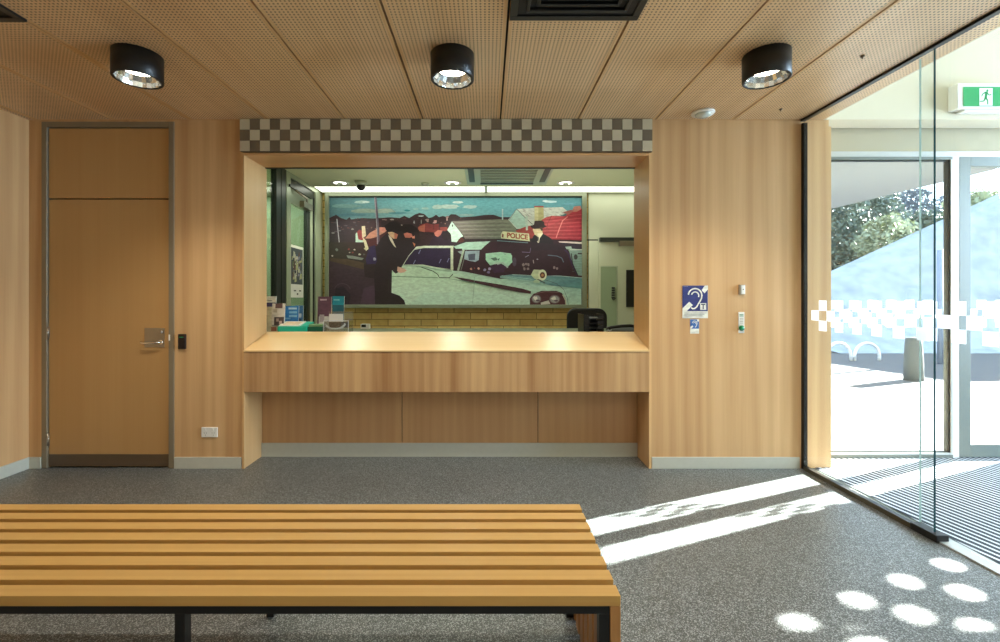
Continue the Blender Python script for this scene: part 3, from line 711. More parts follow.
# ================================================================== OFFICE BEHIND THE HATCH
YW = 6.0; XO = -2.18
b = MB()
b.box(XO - .15, 2.6, YW, YW + .15, 0, ZC, M['brick'])
struct(b.build('wall_office'), 'cream brick wall behind the mural in the office', 'wall')
OX = PX(588, YW)
b = MB(); b.box(OX, 2.499, YW - .03, YW - .0005, 0, ZC, M['office']); struct(b.build('wall_office_lining'), 'pale green painted panel wall right of the mural', 'wall')
b = MB(); b.box(2.5, 2.6, 3.9, YW - .031, 0, ZC, M['office']); struct(b.build('wall_office_right'), 'pale office side wall out of sight', 'wall')
b = MB(); b.box(-3.6, 2.62, 3.90, YW + .15, ZC, ZC + .06, M['office_c'])
struct(b.build('ceiling_office'), 'pale green-grey office ceiling', 'ceiling')
b = MB(); b.box(XO - 1.2, XO - 1.1, 3.81, YW + .15, 0, ZC, M['office_g']); b.box(XO - 1.1, XO - .16, YW, YW + .15, 0, ZC, M['office_g']); struct(b.build('wall_green'), 'green wall of the room beyond the office glass', 'wall')
b = MB(); b.box(XR - .4, 2.499, 3.90, 3.98, 0, ZC, M['plaster']); struct(b.build('wall_office_front'), 'office front wall', 'wall')
# glazed partition on the left
P_ = thing('window_3', (XO, 4.4, 0), 'fixed green tinted glass partition at the left of the office', 'window', kind='structure')
b = MB(); b.box(XO - .004, XO + .004, 3.92, 4.70, .1, ZC - .02, M['glass_o']); b.build('pane', P_)
b = MB(); b.box(XO - .03, XO + .03, 4.70, 4.80, 0, ZC - .001, M['o_dark']); b.box(XO - .02, XO + .02, 4.80, 4.815, 0, ZC - .001, M['blackg']); b.box(XO - .03, XO + .03, 4.815, 4.92, 0, ZC - .001, M['o_dark']); b.build('post', P_)
b = MB(); b.box(XO - .03, XO + .03, 3.90, 4.70, ZC - .02, ZC - .001, M['o_dark']); b.box(XO - .03, XO + .03, 3.92, 4.70, 0, .1, M['o_dark']); b.build('rail', P_)
P_ = thing('door_4', (XO, 5.4, 0), 'aluminium framed glass office door with overhead closer and a poster', 'door', kind='structure')
b = MB(); b.box(XO - .03, XO + .035, 4.925, 5.03, 0, ZC - .001, M['o_alu']); b.box(XO - .03, XO + .035, 5.76, YW - .0005, 0, ZC - .001, M['o_alu']); b.box(XO - .03, XO + .035, 5.03, 5.76, ZC - .05, ZC - .001, M['o_alu']); b.build('door_frame', P_)
b = MB(); zt_ = 2.56
b.box(XO - .02, XO + .02, 5.035, 5.06, .02, zt_, M['o_alu']); b.box(XO - .02, XO + .02, 5.62, 5.70, .02, zt_, M['o_alu']); b.box(XO - .02, XO + .02, 5.06, 5.62, zt_ - .20, zt_, M['o_alu']); b.box(XO - .02, XO + .02, 5.06, 5.62, .02, .12, M['o_alu']); b.build('door_leaf', P_)
b = MB(); b.box(XO - .02, XO + .021, 5.52, 5.618, .12, zt_ - .2, M['o_dark']); b.box(XO - .02, XO + .02, 5.702, 5.758, 0, zt_, M['blackg']); b.box(XO - .02, XO + .018, 5.035, 5.758, zt_ + .002, ZC - .052, M['o_dark']); b.build('gasket', P_)
b = MB(); b.box(XO - .004, XO + .004, 5.06, 5.52, .12, zt_ - .2, M['glass_o']); b.build('pane', P_)
b = MB(); b.box(XO + .022, XO + .075, 5.30, 5.56, 2.36, 2.43, M['steel']); b.box(XO + .022, XO + .05, 4.98, 5.64, 2.52, 2.545, M['o_dark']); b.tube([(XO + .06, 5.42, 2.43), (XO + .06, 5.42, 2.475), (XO + .05, 5.12, 2.51)], .012, M['steel'], 8); b.build('door_closer', P_)
b = MB(); b.tube([(XO + .03, 4.97, 1.12), (XO + .05, 4.97, 1.12), (XO + .055, 4.94, 1.12)], .008, M['black'], 8); b.build('door_knob', P_)
# poster on the glass door
def sidemap(b, x, pts, col): b.face([(x, y, z) for y, z in pts], M['paint'], col)
b = MB(); xp = XO + .0245; ya, yb_ = 5.04, 5.40; za, zb = 1.365, 1.90
b.box(XO + .0205, xp - .0005, ya, yb_, za - .05, zb, M['white'])
sidemap(b, xp, [(ya + .02, za + .10), (yb_ - .02, za + .10), (yb_ - .02, zb - .03), (ya + .02, zb - .03)], (70, 78, 84))
k = 0
for _ in range(70):
    k += 1; yy = random.uniform(ya + .03, yb_ - .09); zz = random.uniform(za + .11, zb - .12); w_, h_ = random.uniform(.02, .07), random.uniform(.03, .09)
    c_ = random.choice([(44, 50, 60), (190, 190, 170), (180, 180, 130), (150, 150, 170), (200, 196, 176), (96, 62, 56), (70, 84, 110), (110, 120, 90)])
    x_ = xp + .0001 * k; sidemap(b, x_, [(yy, zz), (yy + w_, zz + .01), (yy + w_ * .9, zz + h_), (yy + .01, zz + h_ * .9)], c_)
x_ = xp + .006
for yy in (ya + .08, ya + .22): sidemap(b, x_, [(yy, za + .02), (yy + .06, za + .02), (yy + .06, za + .035), (yy, za + .035)], (60, 60, 60))
sidemap(b, x_, [(ya + .16, za - .02), (ya + .20, za - .02), (ya + .20, za), (ya + .16, za)], (30, 30, 30))
tag(b.build('poster', fix=False), 'dark photo collage poster with a white lower strip on the glass office door', 'poster')

# door in the right part of the back office wall
P_ = thing('door_5', (PX(640, YW), YW, 0), 'pale office door with narrow vision pane and closer, right of the mural', 'door', kind='structure')
yd = YW - .031
b = MB(); b.box(PX(598, yd), 2.45, yd - .02, yd, 0, PZ(243, yd), M['office']); b.build('door_leaf', P_, bevel=.002)
b = MB(); b.box(PX(586.8, yd), PX(598, yd), yd - .003, yd - .0002, PZ(240.6, yd), PZ(239.4, yd), M['o_dark']); b.box(PX(599, yd), 2.45, yd - .06, yd - .0002, PZ(242, yd), PZ(238, yd), M['o_dark']); b.build('head_rail', P_)
b = MB(); b.box(PX(618, yd), 2.1, yd - .075, yd - .021, PZ(246.5, yd), PZ(241.5, yd), M['steel']); b.build('door_closer', P_, bevel=.004)
b = MB(); x0_, x1_ = PX(600.3, yd), PX(616, yd); b.box(x0_, x1_, yd - .024, yd - .0202, .8, PZ(267, yd), M['office_g']); b.box(x1_, x1_ + .016, yd - .03, yd - .0202, .8, PZ(267, yd), M['o_alu']); b.box(x0_, x1_ + .016, yd - .03, yd - .0202, PZ(267, yd), PZ(267, yd) + .012, M['o_alu']); b.build('vision_pane', P_)
b = MB()
for i in range(5):
    zq = PZ(288 + i * 2.4, yd); b.tube([(PX(611, yd), yd - .03, zq), (PX(614, yd), yd - .04, zq)], .012, M['o_dark'], 8)
b.tube([(PX(611, yd), yd - .035, PZ(297, yd)), (PX(612.5, yd), yd - .035, PZ(300, yd)), (PX(615, yd), yd - .035, PZ(298, yd))], .008, M['o_dark'], 6)
tag(b.build('coat_hook_rail'), 'small dark coiled hook strip seen in the narrow vision pane', 'hook')
b = MB(); b.box(PX(625.5, yd), 2.2, yd - .04, yd - .021, PZ(307, yd), PZ(270, yd), M['black']); tag(b.build('notice_screen', bevel=.003), 'black rectangular panel at the right edge of the hatch', 'screen')

# ---------------- mural
YM = YW - .045
T = thing('mural', (PX(456, YM), YM, PZ(308, YM)), 'large framed colour photo mural of two cars and officers in hats, behind the counter', 'mural')
b = MB(); fx0, fx1, fz0_, fz1_ = PX(325.5, YM), PX(586.5, YM), PZ(308, YM), PZ(192.7, YM)
ix0, ix1, iz0, iz1 = PX(329.3, YM), PX(581.7, YM), PZ(304.6, YM), PZ(196.6, YM)
b.box(fx0, ix0, YM - .03, YW - .0005, fz0_, fz1_, M['m_frame']); b.box(ix1, fx1, YM - .03, YW - .0305, fz0_, fz1_, M['m_frame']); b.box(ix0, ix1, YM - .03, YW - .0005, fz0_, iz0, M['m_frame']); b.box(ix0, ix1, YM - .03, YW - .0005, iz1, fz1_, M['m_frame']); b.build('picture_frame', T, bevel=.003)
b = MB(); b.box(ix0, ix1, YM + .003, YM + .01, iz0, iz1, M['blackm']); b.build('backing', T)
f = Flat(YM + .002, .00008)
SKYL, SKYR = (64, 112, 122), (126, 190, 192)
# sky gradient
f.poly([(329, 196.5), (420, 196.5), (420, 222), (329, 222)], [(44, 92, 100), (92, 158, 164), (140, 186, 190), (96, 128, 136)])
f.poly([(420, 196.5), (582, 196.5), (582, 230), (420, 222)], [(92, 158, 164), (70, 132, 142), (120, 170, 182), (140, 186, 190)])
f.rect(329, 196.5, 582, 197.8, (24, 48, 50))
for (x, y, rx, ry, c_) in ((345, 206, 15, 2.0, (104, 140, 138)), (362, 202, 8, 1.5, (150, 176, 172)), (364, 211, 14, 2.2, (140, 158, 146)), (384, 211, 12, 2.4, (152, 168, 156)), (350, 215, 16, 1.6, (84, 124, 138)), (366, 202, 4, .9, (186, 200, 196)),
                           (398, 213, 10, 1.1, (84, 138, 148)), (407, 210.5, 3, .9, (40, 128, 134)), (438, 207, 6, 2.2, (168, 190, 184)), (450, 206.5, 9, 2.2, (176, 196, 190)), (458, 202.3, 5.5, 1.2, (190, 206, 200)), (470, 206.8, 7, 1.8, (166, 190, 186)), (425, 208.5, 4, 1.3, (150, 182, 178)), (416, 209, 3, 1, (140, 180, 176)),
                           (550, 201.7, 7, 1.2, (176, 204, 210)), (546, 201, 3.5, .8, (200, 214, 216)), (466, 215, 8, .9, (150, 180, 180)), (570, 204, 6, 1.4, (96, 150, 166))):
    f.ell(x, y, rx, ry, c_, 16, .18)
# dark hillside
f.crop(325, 190, 10.7)
f.poly([(45, 300), (120, 265), (170, 300), (230, 318), (262, 290), (280, 315), (400, 300), (520, 305), (620, 298), (700, 292), (800, 300), (850, 276), (900, 300), (963, 262), (1010, 246), (1060, 256), (1110, 300), (1150, 290), (1190, 265), (1220, 290), (1260, 278), (1310, 290), (1350, 258), (1400, 262), (1450, 292), (1600, 282), (1700, 268), (1800, 264), (1880, 290), (1980, 290), (2030, 282), (2070, 262), (2100, 300), (2100, 700), (45, 700)], (56, 38, 44))
f.poly([(45, 330), (600, 330), (600, 720), (45, 720)], [(52, 44, 52), (66, 36, 44), (58, 34, 40), (46, 40, 36)])
random.seed(11)
for _ in range(90):
    x = random.uniform(60, 1900); y = random.uniform(300, 420); w_, h_ = random.uniform(8, 34), random.uniform(4, 12)
    c_ = random.choice([(78, 52, 56), (94, 58, 60), (60, 54, 70), (110, 74, 72), (40, 30, 36), (88, 78, 86), (128, 96, 88)])
    f.poly([(x, y), (x + w_, y + random.uniform(-3, 3)), (x + w_ * .9, y + h_), (x + 2, y + h_)], c_)
for (x, y, rx, ry, c_) in ((90, 460, 16, 10, (120, 124, 118)), (160, 436, 12, 7, (110, 112, 110)), (295, 420, 14, 10, (132, 124, 122)), (635, 318, 22, 7, (146, 112, 112)), (720, 318, 20, 7, (176, 160, 158)), (820, 378, 12, 9, (150, 136, 130)), (500, 405, 8, 8, (110, 84, 74)), (955, 350, 10, 10, (190, 190, 180)), (1030, 280, 26, 8, (176, 190, 190)), (1095, 320, 20, 10, (150, 140, 140)), (1170, 350, 18, 9, (190, 150, 150)), (1310, 290, 16, 10, (140, 110, 110))):
    f.ell(x, y, rx, ry, c_, 10, .3)
f.stroke([(130, 310), (140, 420), (155, 560), (158, 640)], 9, (176, 176, 180)).stroke([(70, 460), (175, 432)], 4, (110, 100, 110))
# cottage left
f.poly([(330, 470), (345, 455), (410, 520), (410, 610), (380, 620), (330, 600)], (178, 204, 188)).poly([(345, 450), (370, 425), (410, 440), (430, 530), (400, 540), (360, 530)], (136, 48, 50))
f.poly([(395, 390), (430, 385), (442, 490), (400, 520)], (200, 180, 150)).poly([(410, 510), (440, 540), (470, 630), (430, 660), (405, 600)], (206, 196, 160))
f.poly([(430, 520), (480, 460), (590, 400), (640, 402), (668, 430), (640, 455), (560, 500), (500, 520)], (190, 128, 108)).poly([(590, 400), (640, 402), (668, 430), (620, 455), (590, 440)], (206, 132, 118))
f.poly([(440, 530), (560, 505), (660, 450), (700, 470), (600, 600), (470, 610)], (80, 34, 38))
f.stroke([(540, 78), (560, 300), (572, 450), (572, 580)], 26, (96, 84, 100)).stroke([(534, 78), (550, 300), (560, 450), (562, 580)], 7, (160, 152, 160)).stroke([(640, 90), (700, 190), (760, 250)], 2.5, (90, 120, 126))
# red roofs in the middle
f.crop(410, 190, 10.7)
f.poly([(85, 400), (120, 370), (180, 355), (240, 370), (310, 365), (320, 440), (260, 455), (180, 450), (90, 440)], (116, 46, 48)).poly([(90, 400), (160, 368), (160, 452), (95, 440)], (158, 88, 72)).poly([(320, 400), (395, 398), (410, 420), (380, 445), (325, 430)], (134, 62, 58))
f.rect(180, 310, 200, 345, (160, 130, 126)).rect(256, 325, 286, 352, (196, 150, 150)).rect(118, 320, 126, 360, (150, 150, 146)).rect(40, 330, 52, 360, (140, 140, 146)).rect(250, 370, 258, 420, (90, 40, 44)).rect(306, 375, 314, 430, (90, 40, 44)).rect(390, 290, 404, 330, (186, 150, 150))
# grey roof and white gable
f.poly([(455, 335), (963, 315), (1060, 320), (1150, 440), (1160, 520), (590, 525), (570, 490)], [(120, 110, 106), (124, 128, 112), (126, 130, 116), (124, 134, 116), (110, 124, 108), (100, 88, 86), (104, 92, 90)])
for i in range(9): f.stroke([(478 + i * 12, 350 + i * 19), (1060 + i * 12, 338 + i * 20)], 4, (92, 86, 80) if i % 2 else (150, 146, 134))
f.poly([(450, 336), (400, 430), (440, 480), (445, 555), (500, 560), (540, 510), (575, 495)], (188, 212, 200)).poly([(448, 370), (462, 372), (460, 396), (450, 392)], (60, 60, 60)).poly([(520, 530), (550, 505), (585, 540), (560, 560), (510, 560)], (92, 44, 40))
f.stroke([(450, 334), (515, 415), (580, 505)], 6, (90, 80, 80))
# second officer by the car (middle)
f.poly([(200, 570), (250, 500), (330, 480), (350, 450), (400, 440), (435, 480), (440, 560), (470, 600), (180, 610)], (46, 26, 46)).ell(390, 490, 48, 50, (34, 20, 28)).poly([(260, 460), (300, 430), (350, 436), (330, 480), (300, 505), (270, 490)], (184, 110, 96)).poly([(0, 470), (30, 480), (20, 520), (0, 530)], (190, 112, 100)).poly([(40, 500), (60, 500), (40, 530)], (210, 200, 190))
f.poly([(0, 540), (180, 470), (250, 500), (200, 590), (0, 620)], (52, 30, 36))
# ---- crop E: right hand houses
f.crop(497, 190, 10.7)
f.rect(52, 205, 66, 320, (176, 196, 196))
f.poly([(120, 320), (210, 205), (400, 195), (700, 185), (770, 245), (600, 300), (480, 400), (210, 420)], (196, 200, 190))
for i in range(26):
    xx = random.uniform(240, 720); yy = random.uniform(200, 290); f.stroke([(xx, yy), (xx + 30, yy + random.uniform(10, 24))], 5, random.choice([(164, 156, 150), (216, 216, 206), (150, 146, 144)]))
f.poly([(130, 325), (208, 210), (300, 300), (310, 420), (220, 415)], (168, 198, 186)).stroke([(208, 205), (300, 298), (380, 370)], 7, (100, 100, 98)).stroke([(205, 212), (130, 320)], 6, (130, 130, 128))
f.poly([(190, 440), (300, 395), (380, 380), (520, 295), (580, 278), (720, 285), (800, 230), (905, 200), (905, 540), (350, 520)], [(150, 60, 56), (160, 70, 64), (150, 60, 58), (176, 76, 70), (180, 76, 74), (176, 52, 66), (160, 44, 58), (150, 40, 54), (136, 30, 50), (150, 60, 60)])
for i in range(14): f.stroke([(520 - i * 8, 305 + i * 17), (905, 262 + i * 21)], 3.5, (116, 26, 44) if i % 2 else (196, 88, 96))
f.stroke([(755, 285), (700, 330), (660, 430), (630, 515)], 9, (206, 120, 116)).stroke([(580, 280), (540, 360), (530, 420)], 7, (120, 44, 50))
f.poly([(820, 180), (890, 172), (900, 205), (850, 235), (800, 235)], (170, 110, 96)).poly([(700, 240), (790, 215), (820, 225), (760, 270)], (150, 90, 84))
f.poly([(398, 178), (495, 176), (500, 300), (470, 330), (400, 335)], (176, 168, 122)).rect(396, 174, 498, 188, (150, 66, 60)).rect(400, 188, 440, 330, (196, 190, 146))
f.poly([(305, 280), (325, 278), (330, 430), (308, 435)], (176, 196, 182))
f.poly([(600, 545), (905, 560), (905, 578), (600, 574)], (196, 186, 178)).rect(590, 540, 905, 552, (54, 24, 34))
f.poly([(0, 530), (340, 540), (905, 580), (905, 650), (0, 650)], (42, 34, 50))
# ---- lower scene: ground
f.crop(325, 248, 10.7)
f.poly([(45, -60), (420, -60), (480, 200), (45, 140)], [(50, 44, 38), (60, 36, 36), (52, 40, 36), (60, 52, 42)])
f.poly([(45, 120), (200, 150), (420, 200), (560, 250), (560, 610), (45, 610)], (62, 44, 54))
f.poly([(60, 110), (240, 120), (420, 160), (420, 230), (220, 180), (60, 140)], (78, 62, 46))
f.poly([(235, 80), (300, 85), (420, 110), (400, 130), (250, 110)], (128, 138, 128))
for (x, y, r, c_) in ((130, 20, 18, (110, 120, 112)), (85, 85, 12, (176, 170, 160)), (320, 20, 10, (210, 200, 190)), (375, 70, 14, (190, 190, 170)), (440, 10, 16, (200, 190, 150)), (268, 50, 9, (160, 150, 140)), (420, 70, 12, (90, 90, 84)), (260, 15, 12, (130, 56, 56)), (300, 50, 10, (120, 50, 48))): f.ell(x, y, r, r * .8, c_, 8, .3)
f.stroke(arc(190, 470, 90, 160, 20), 8, (84, 66, 76)).poly([(420, 430), (520, 400), (560, 440), (540, 600), (380, 600)], (76, 54, 70)).poly([(120, 430), (200, 410), (280, 500), (260, 600), (100, 600)], (48, 36, 46))
# ---- light coloured car, body
GR = (160, 194, 170)
f.poly([(700, 240), (780, 190), (963, 170), (1200, 215), (1370, 240), (1560, 250), (1900, 290), (2740, 360), (2740, 605), (700, 605)], [(184, 206, 178), (188, 210, 182), (196, 214, 188), (192, 214, 190), (180, 208, 188), (164, 198, 184), (152, 188, 176), (146, 184, 178), (178, 206, 190), (196, 216, 198)])
f.poly([(1060, 480), (1600, 470), (2250, 520), (2250, 605), (900, 605)], (186, 212, 194))
# open door window
f.poly([(790, 190), (880, 60), (960, -10), (1060, -22), (1380, -22), (1385, 235), (1200, 215), (1040, 185)], (206, 214, 186))
f.poly([(845, 180), (900, 90), (960, 20), (1060, 2), (1345, 2), (1345, 228), (1200, 208), (1050, 178)], (40, 26, 56))
for (x, y) in ((1015, 40), (960, 150), (1235, 140), (1320, 130)): f.stroke([(x - 12, y + 24), (x + 10, y - 20)], 9, (120, 122, 156))
f.stroke([(910, 190), (1030, 205), (1160, 250), (1210, 285), (1225, 318), (1330, 320), (1370, 280)], 9, (62, 70, 58)).stroke([(720, 305), (1210, 318)], 9, (116, 148, 118)).stroke([(840, 188), (1040, 198), (1200, 232), (1360, 250)], 14, (150, 176, 150))
# officer in long dark coat, left
f.crop(325, 190, 10.7)
f.poly([(560, 600), (600, 520), (660, 470), (690, 450), (670, 400), (640, 380), (700, 350), (760, 330), (800, 350), (830, 400), (860, 395), (960, 410), (1010, 430), (1020, 560), (900, 700), (820, 830), (790, 880), (720, 860), (715, 1100), (800, 1130), (850, 1180), (865, 1225), (540, 1225), (530, 900), (440, 800), (470, 620)], (38, 26, 32))
f.poly([(480, 610), (540, 590), (560, 760), (520, 840), (450, 800), (440, 740)], (48, 34, 74)).poly([(420, 800), (540, 790), (530, 950), (430, 930)], (44, 30, 34))
f.poly([(675, 455), (720, 450), (780, 475), (770, 520), (740, 525), (700, 500)], (206, 168, 132)).poly([(745, 460), (785, 478), (768, 525), (745, 520)], (190, 110, 90)).poly([(680, 480), (720, 520), (765, 620), (740, 600), (700, 540)], (210, 200, 180)).poly([(640, 390), (700, 345), (770, 345), (810, 400), (860, 440), (800, 445), (740, 430), (680, 452), (655, 430)], (28, 18, 24))
f.poly([(845, 470), (880, 458), (930, 470), (940, 500), (910, 515), (860, 510)], (184, 108, 92)).poly([(930, 505), (963, 490), (963, 520), (940, 520)], (206, 130, 110)).poly([(940, 560), (970, 580), (960, 610)], (200, 120, 80))
f.poly([(800, 400), (850, 370), (930, 372), (985, 410), (1000, 450), (900, 455), (830, 450)], (30, 18, 24))
f.crop(325, 248, 10.7)
f.poly([(725, 245), (770, 215), (790, 200), (790, 260), (760, 275)], (44, 30, 34)).poly([(780, 200), (830, 212), (880, 240), (850, 262), (800, 268), (775, 245)], (206, 160, 140)).ell(535, 120, 16, 20, (150, 150, 170), 8, .3).poly([(560, 360), (715, 350), (715, 605), (540, 605)], (40, 28, 32))
# ---- crop D: dark interior and rear windows of the wagon
f.crop(410, 248, 10.7)
f.poly([(440, -10), (560, -28), (760, -28), (850, -62), (1270, -65), (1600, -30), (1720, 10), (1830, 300), (963, 330), (560, 250), (470, 245)], (52, 24, 36))
f.poly([(470, -14), (600, -60), (860, -70), (800, -20), (760, 20), (500, 20)], (164, 196, 180)).poly([(470, 10), (560, 8), (500, 245), (465, 245)], (46, 22, 30))
f.stroke([(452, -12), (450, 240)], 26, (196, 204, 176)).stroke([(575, 20), (515, 245)], 22, (160, 176, 152)).stroke([(605, 25), (545, 245)], 6, (120, 130, 116))
f.poly([(590, 35), (745, 30), (735, 130), (700, 150), (640, 140), (580, 120)], (140, 158, 168)).poly([(620, 70), (700, 60), (695, 130), (630, 130)], (70, 74, 92)).poly([(510, 40), (560, 30), (550, 70)], (140, 150, 150))
for (x, y, r, c_) in ((655, 225, 12, (200, 150, 130)), (735, 222, 13, (210, 170, 150)), (800, 235, 14, (150, 150, 180)), (850, 225, 16, (160, 150, 180)), (840, 260, 16, (120, 110, 150)), (690, 218, 7, (150, 60, 60))): f.ell(x, y, r, r, c_, 9, .25)
f.poly([(810, 60), (963, 45), (1080, 60), (1095, 150), (1040, 210), (963, 180), (860, 190), (810, 130)], (160, 200, 176)).poly([(860, 110), (920, 100), (940, 130), (900, 140)], (80, 110, 96)).poly([(1000, 60), (1030, 70), (1020, 140), (990, 130)], (110, 146, 130)).poly([(850, 190), (963, 160), (1035, 205), (1000, 260), (900, 270)], (60, 34, 60))
f.stroke([(900, 168), (1000, 160), (1040, 205)], 16, (170, 196, 180))
# bonnet
f.poly([(963, 300), (1100, 282), (1300, 285), (1480, 290), (1700, 305), (1870, 320), (1870, 440), (1500, 400), (1350, 360), (963, 320)], [(120, 160, 160), (96, 136, 146), (84, 120, 140), (76, 110, 132), (70, 104, 122), (84, 124, 130), (100, 146, 146), (92, 130, 140), (120, 160, 158), (130, 172, 164)])
f.stroke([(1090, 286), (1400, 296), (1600, 300), (1850, 322)], 6, (176, 200, 196)).stroke([(1000, 310), (1330, 360)], 5, (170, 206, 196)).stroke([(980, 296), (1300, 335)], 4, (160, 200, 190))
f.poly([(470, 310), (560, 322), (963, 390), (1200, 435), (1300, 465), (1290, 490), (1180, 475), (963, 435), (740, 385), (560, 345)], (66, 34, 42)).stroke([(420, 330), (700, 375), (740, 385)], 5, (110, 140, 124)).stroke([(470, 300), (700, 345), (963, 388)], 5, (176, 206, 184)).stroke([(690, 310), (685, 420), (670, 590)], 3.5, (110, 140, 124))
f.poly([(1300, 430), (1500, 400), (1640, 430), (1700, 520), (1700, 605), (1640, 605), (1400, 605), (1270, 605)], (170, 200, 184))
# headlamps
f.poly([(1282, 605), (1280, 540), (1320, 490), (1400, 460), (1560, 458), (1620, 480), (1660, 540), (1660, 605)], (74, 34, 42))
for (x, y, rx) in ((1350, 545, 52), (1545, 548, 58)):
    f.ell(x, y, rx, 46, (112, 96, 98), 18).ell(x, y, rx * .82, 37, (150, 148, 146), 18).ell(x - 8, y - 8, rx * .5, 20, (214, 210, 200), 12, .3).ell(x + 14, y + 16, rx * .4, 10, (86, 66, 78), 10, .3)
f.poly([(1395, 585), (1480, 560), (1500, 600), (1400, 605)], (196, 190, 180)).stroke([(1330, 490), (1440, 468), (1590, 474)], 6, (128, 100, 96))
f.stroke([(1320, 300), (1440, 340), (1560, 380), (1640, 440), (1680, 540), (1690, 605)], 4, (70, 70, 76)).stroke([(1630, 500), (1660, 560), (1665, 605)], 10, (190, 180, 160))
# windscreen interior bits
f.crop(497, 248, 10.7)
f.poly([(0, -70), (120, -95), (400, -98), (640, -80), (740, 10), (790, 290), (500, 300), (140, 280), (0, 275), (170, 240), (210, 150), (160, 60), (0, 40)], (48, 26, 38))
f.poly([(0, 50), (60, 48), (70, 70), (160, 80), (160, 160), (100, 150), (0, 150)], (156, 200, 174)).poly([(0, 120), (30, 110), (20, 140)], (90, 120, 104)).stroke([(0, 175), (60, 160), (115, 212)], 14, (160, 180, 170)).ell(185, 150, 22, 48, (70, 60, 76))
for (x, y) in ((280, 180), (310, 175), (335, 180), (290, 225), (330, 225), (610, 210), (640, 220)): f.ell(x, y, 14, 16, (130, 116, 116), 8, .3)
f.stroke([(265, 45), (350, 50), (360, 0)], 7, (110, 96, 130)).stroke([(540, 78), (640, 88), (690, 110), (710, 155)], 9, (90, 110, 124)).stroke([(300, 100), (340, 78)], 7, (130, 130, 150)).ell(430, 122, 10, 6, (150, 150, 160)).stroke([(385, 130), (390, 165)], 9, (150, 140, 140)).stroke([(415, 12), (480, 22)], 7, (120, 130, 140))
f.poly([(745, 0), (905, 20), (905, 310), (860, 300), (800, 160), (770, 40)], (124, 150, 142)).stroke([(770, 20), (905, 20)], 10, (190, 200, 190))
for i in range(8): f.stroke([(800, 70 + i * 26), (905, 66 + i * 26)], 3, (90, 110, 106))
f.ell(838, 98, 20, 28, (60, 60, 60)).stroke([(860, 60), (905, 64)], 12, (50, 30, 40)).stroke([(700, 0), (760, 60), (800, 180), (860, 300)], 18, (52, 34, 66)).stroke([(790, 60), (805, 170), (860, 295)], 10, (36, 26, 36)).stroke([(790, 296), (905, 305)], 16, (60, 30, 44))
# horn on the bonnet
f.poly([(360, 290), (390, 232), (480, 235), (500, 250), (500, 340), (400, 330)], (190, 200, 164)).ell(482, 290, 46, 58, (214, 216, 186), 22).ell(484, 292, 28, 34, (96, 60, 46), 18).ell(484, 292, 14, 17, (170, 120, 80), 12).poly([(385, 355), (430, 330), (460, 345), (450, 375), (390, 370)], (180, 200, 170)).stroke([(430, 335), (510, 375)], 8, (70, 54, 50))
# roof sign, officer with hat
f.crop(497, 190, 10.7)
f.poly([(60, 445), (340, 470), (350, 552), (45, 520), (40, 480)], (206, 206, 168)).text('POLICE', 218, 497, 56, 222, (150, 60, 40), rot=.10)
f.poly([(55, 470), (72, 480), (66, 516), (50, 505)], (120, 60, 50))
f.poly([(365, 545), (390, 490), (430, 470), (490, 470), (560, 510), (600, 545), (600, 640), (360, 640)], (30, 24, 32)).poly([(378, 420), (480, 418), (484, 450), (450, 490), (430, 500), (400, 480)], (206, 186, 146)).poly([(430, 470), (485, 455), (488, 470), (455, 520), (445, 575), (428, 560)], (214, 206, 180)).poly([(430, 500), (446, 510), (440, 560), (428, 545)], (60, 54, 60))
f.poly([(352, 385), (392, 378), (400, 336), (480, 330), (503, 350), (505, 378), (530, 395), (480, 415), (400, 420), (365, 405)], (44, 26, 30)).poly([(450, 400), (482, 398), (490, 440), (470, 440)], (80, 50, 44))
f.poly([(360, 560), (700, 590), (780, 640), (360, 650)], (40, 26, 38)).poly([(725, 610), (790, 605), (800, 640), (740, 635)], (150, 170, 160)).stroke([(0, 545), (330, 568)], 7, (110, 140, 150))
f.b.build('picture', T, fix=False)
print('mural layers', f.n)

# ---------------- office ceiling fittings
T = thing('linear_light', (0.3, 5.78, ZC - .002), 'long recessed strip light along the office ceiling above the mural', 'strip light')
ya, yb2 = 5.625, 5.915
for i, (xa, xb2) in enumerate(((-2.12, PX(484.8, 5.78)), (PX(487.2, 5.78), 2.55))):
    b = MB(); b.box(xa, xb2, ya, yb2, ZC - .006, ZC - .002, M['strip']); b.build('diffuser', T)
b = MB(); b.box(-2.13, 2.56, ya - .01, ya, ZC - .01, ZC - .0005, M['o_alu']); b.box(-2.13, 2.56, yb2, yb2 + .01, ZC - .01, ZC - .0005, M['o_alu']); b.box(PX(484.8, 5.78), PX(487.2, 5.78), ya, yb2, ZC - .01, ZC - .0005, M['o_alu']); b.build('trim_frame', T)
for px, lab in ((340, 'recessed office downlight nearest the dome camera'), (452.5, 'recessed office downlight left of the air conditioner'), (565.5, 'recessed office downlight right of the air conditioner')):
    Y = 5.46; X = PX(px, Y); c = (X, Y, ZC - .0008)
    T = thing('recessed_downlight', c, lab, 'ceiling light', 'recessed office downlights')
    b = MB(); b.lathe([(.105, 0), (.105, -.006), (.075, -.008), (.072, 0)], c, M['white'], 32, closed=True); b.build('trim_ring', T)
    b = MB(); b.lathe([(0, -.001), (.072, -.001), (.072, -.004), (0, -.004)], c, M['o_lamp'], 28); b.build('lens', T)
    b = MB(); b.lathe([(0, -.004), (.035, -.004), (.033, -.018), (0, -.02)], c, M['o_alu'], 20); b.build('baffle', T)
X, Y = PX(361, 5.4), 5.4
T = thing('dome_camera', (X, Y, ZC), 'small dome security camera with white base on the office ceiling', 'camera')
b = MB(); b.lathe([(0, -.0005), (.068, -.0005), (.07, -.03), (.05, -.05), (0, -.05)], (X, Y, ZC), M['o_alu'], 28); b.build('base', T)
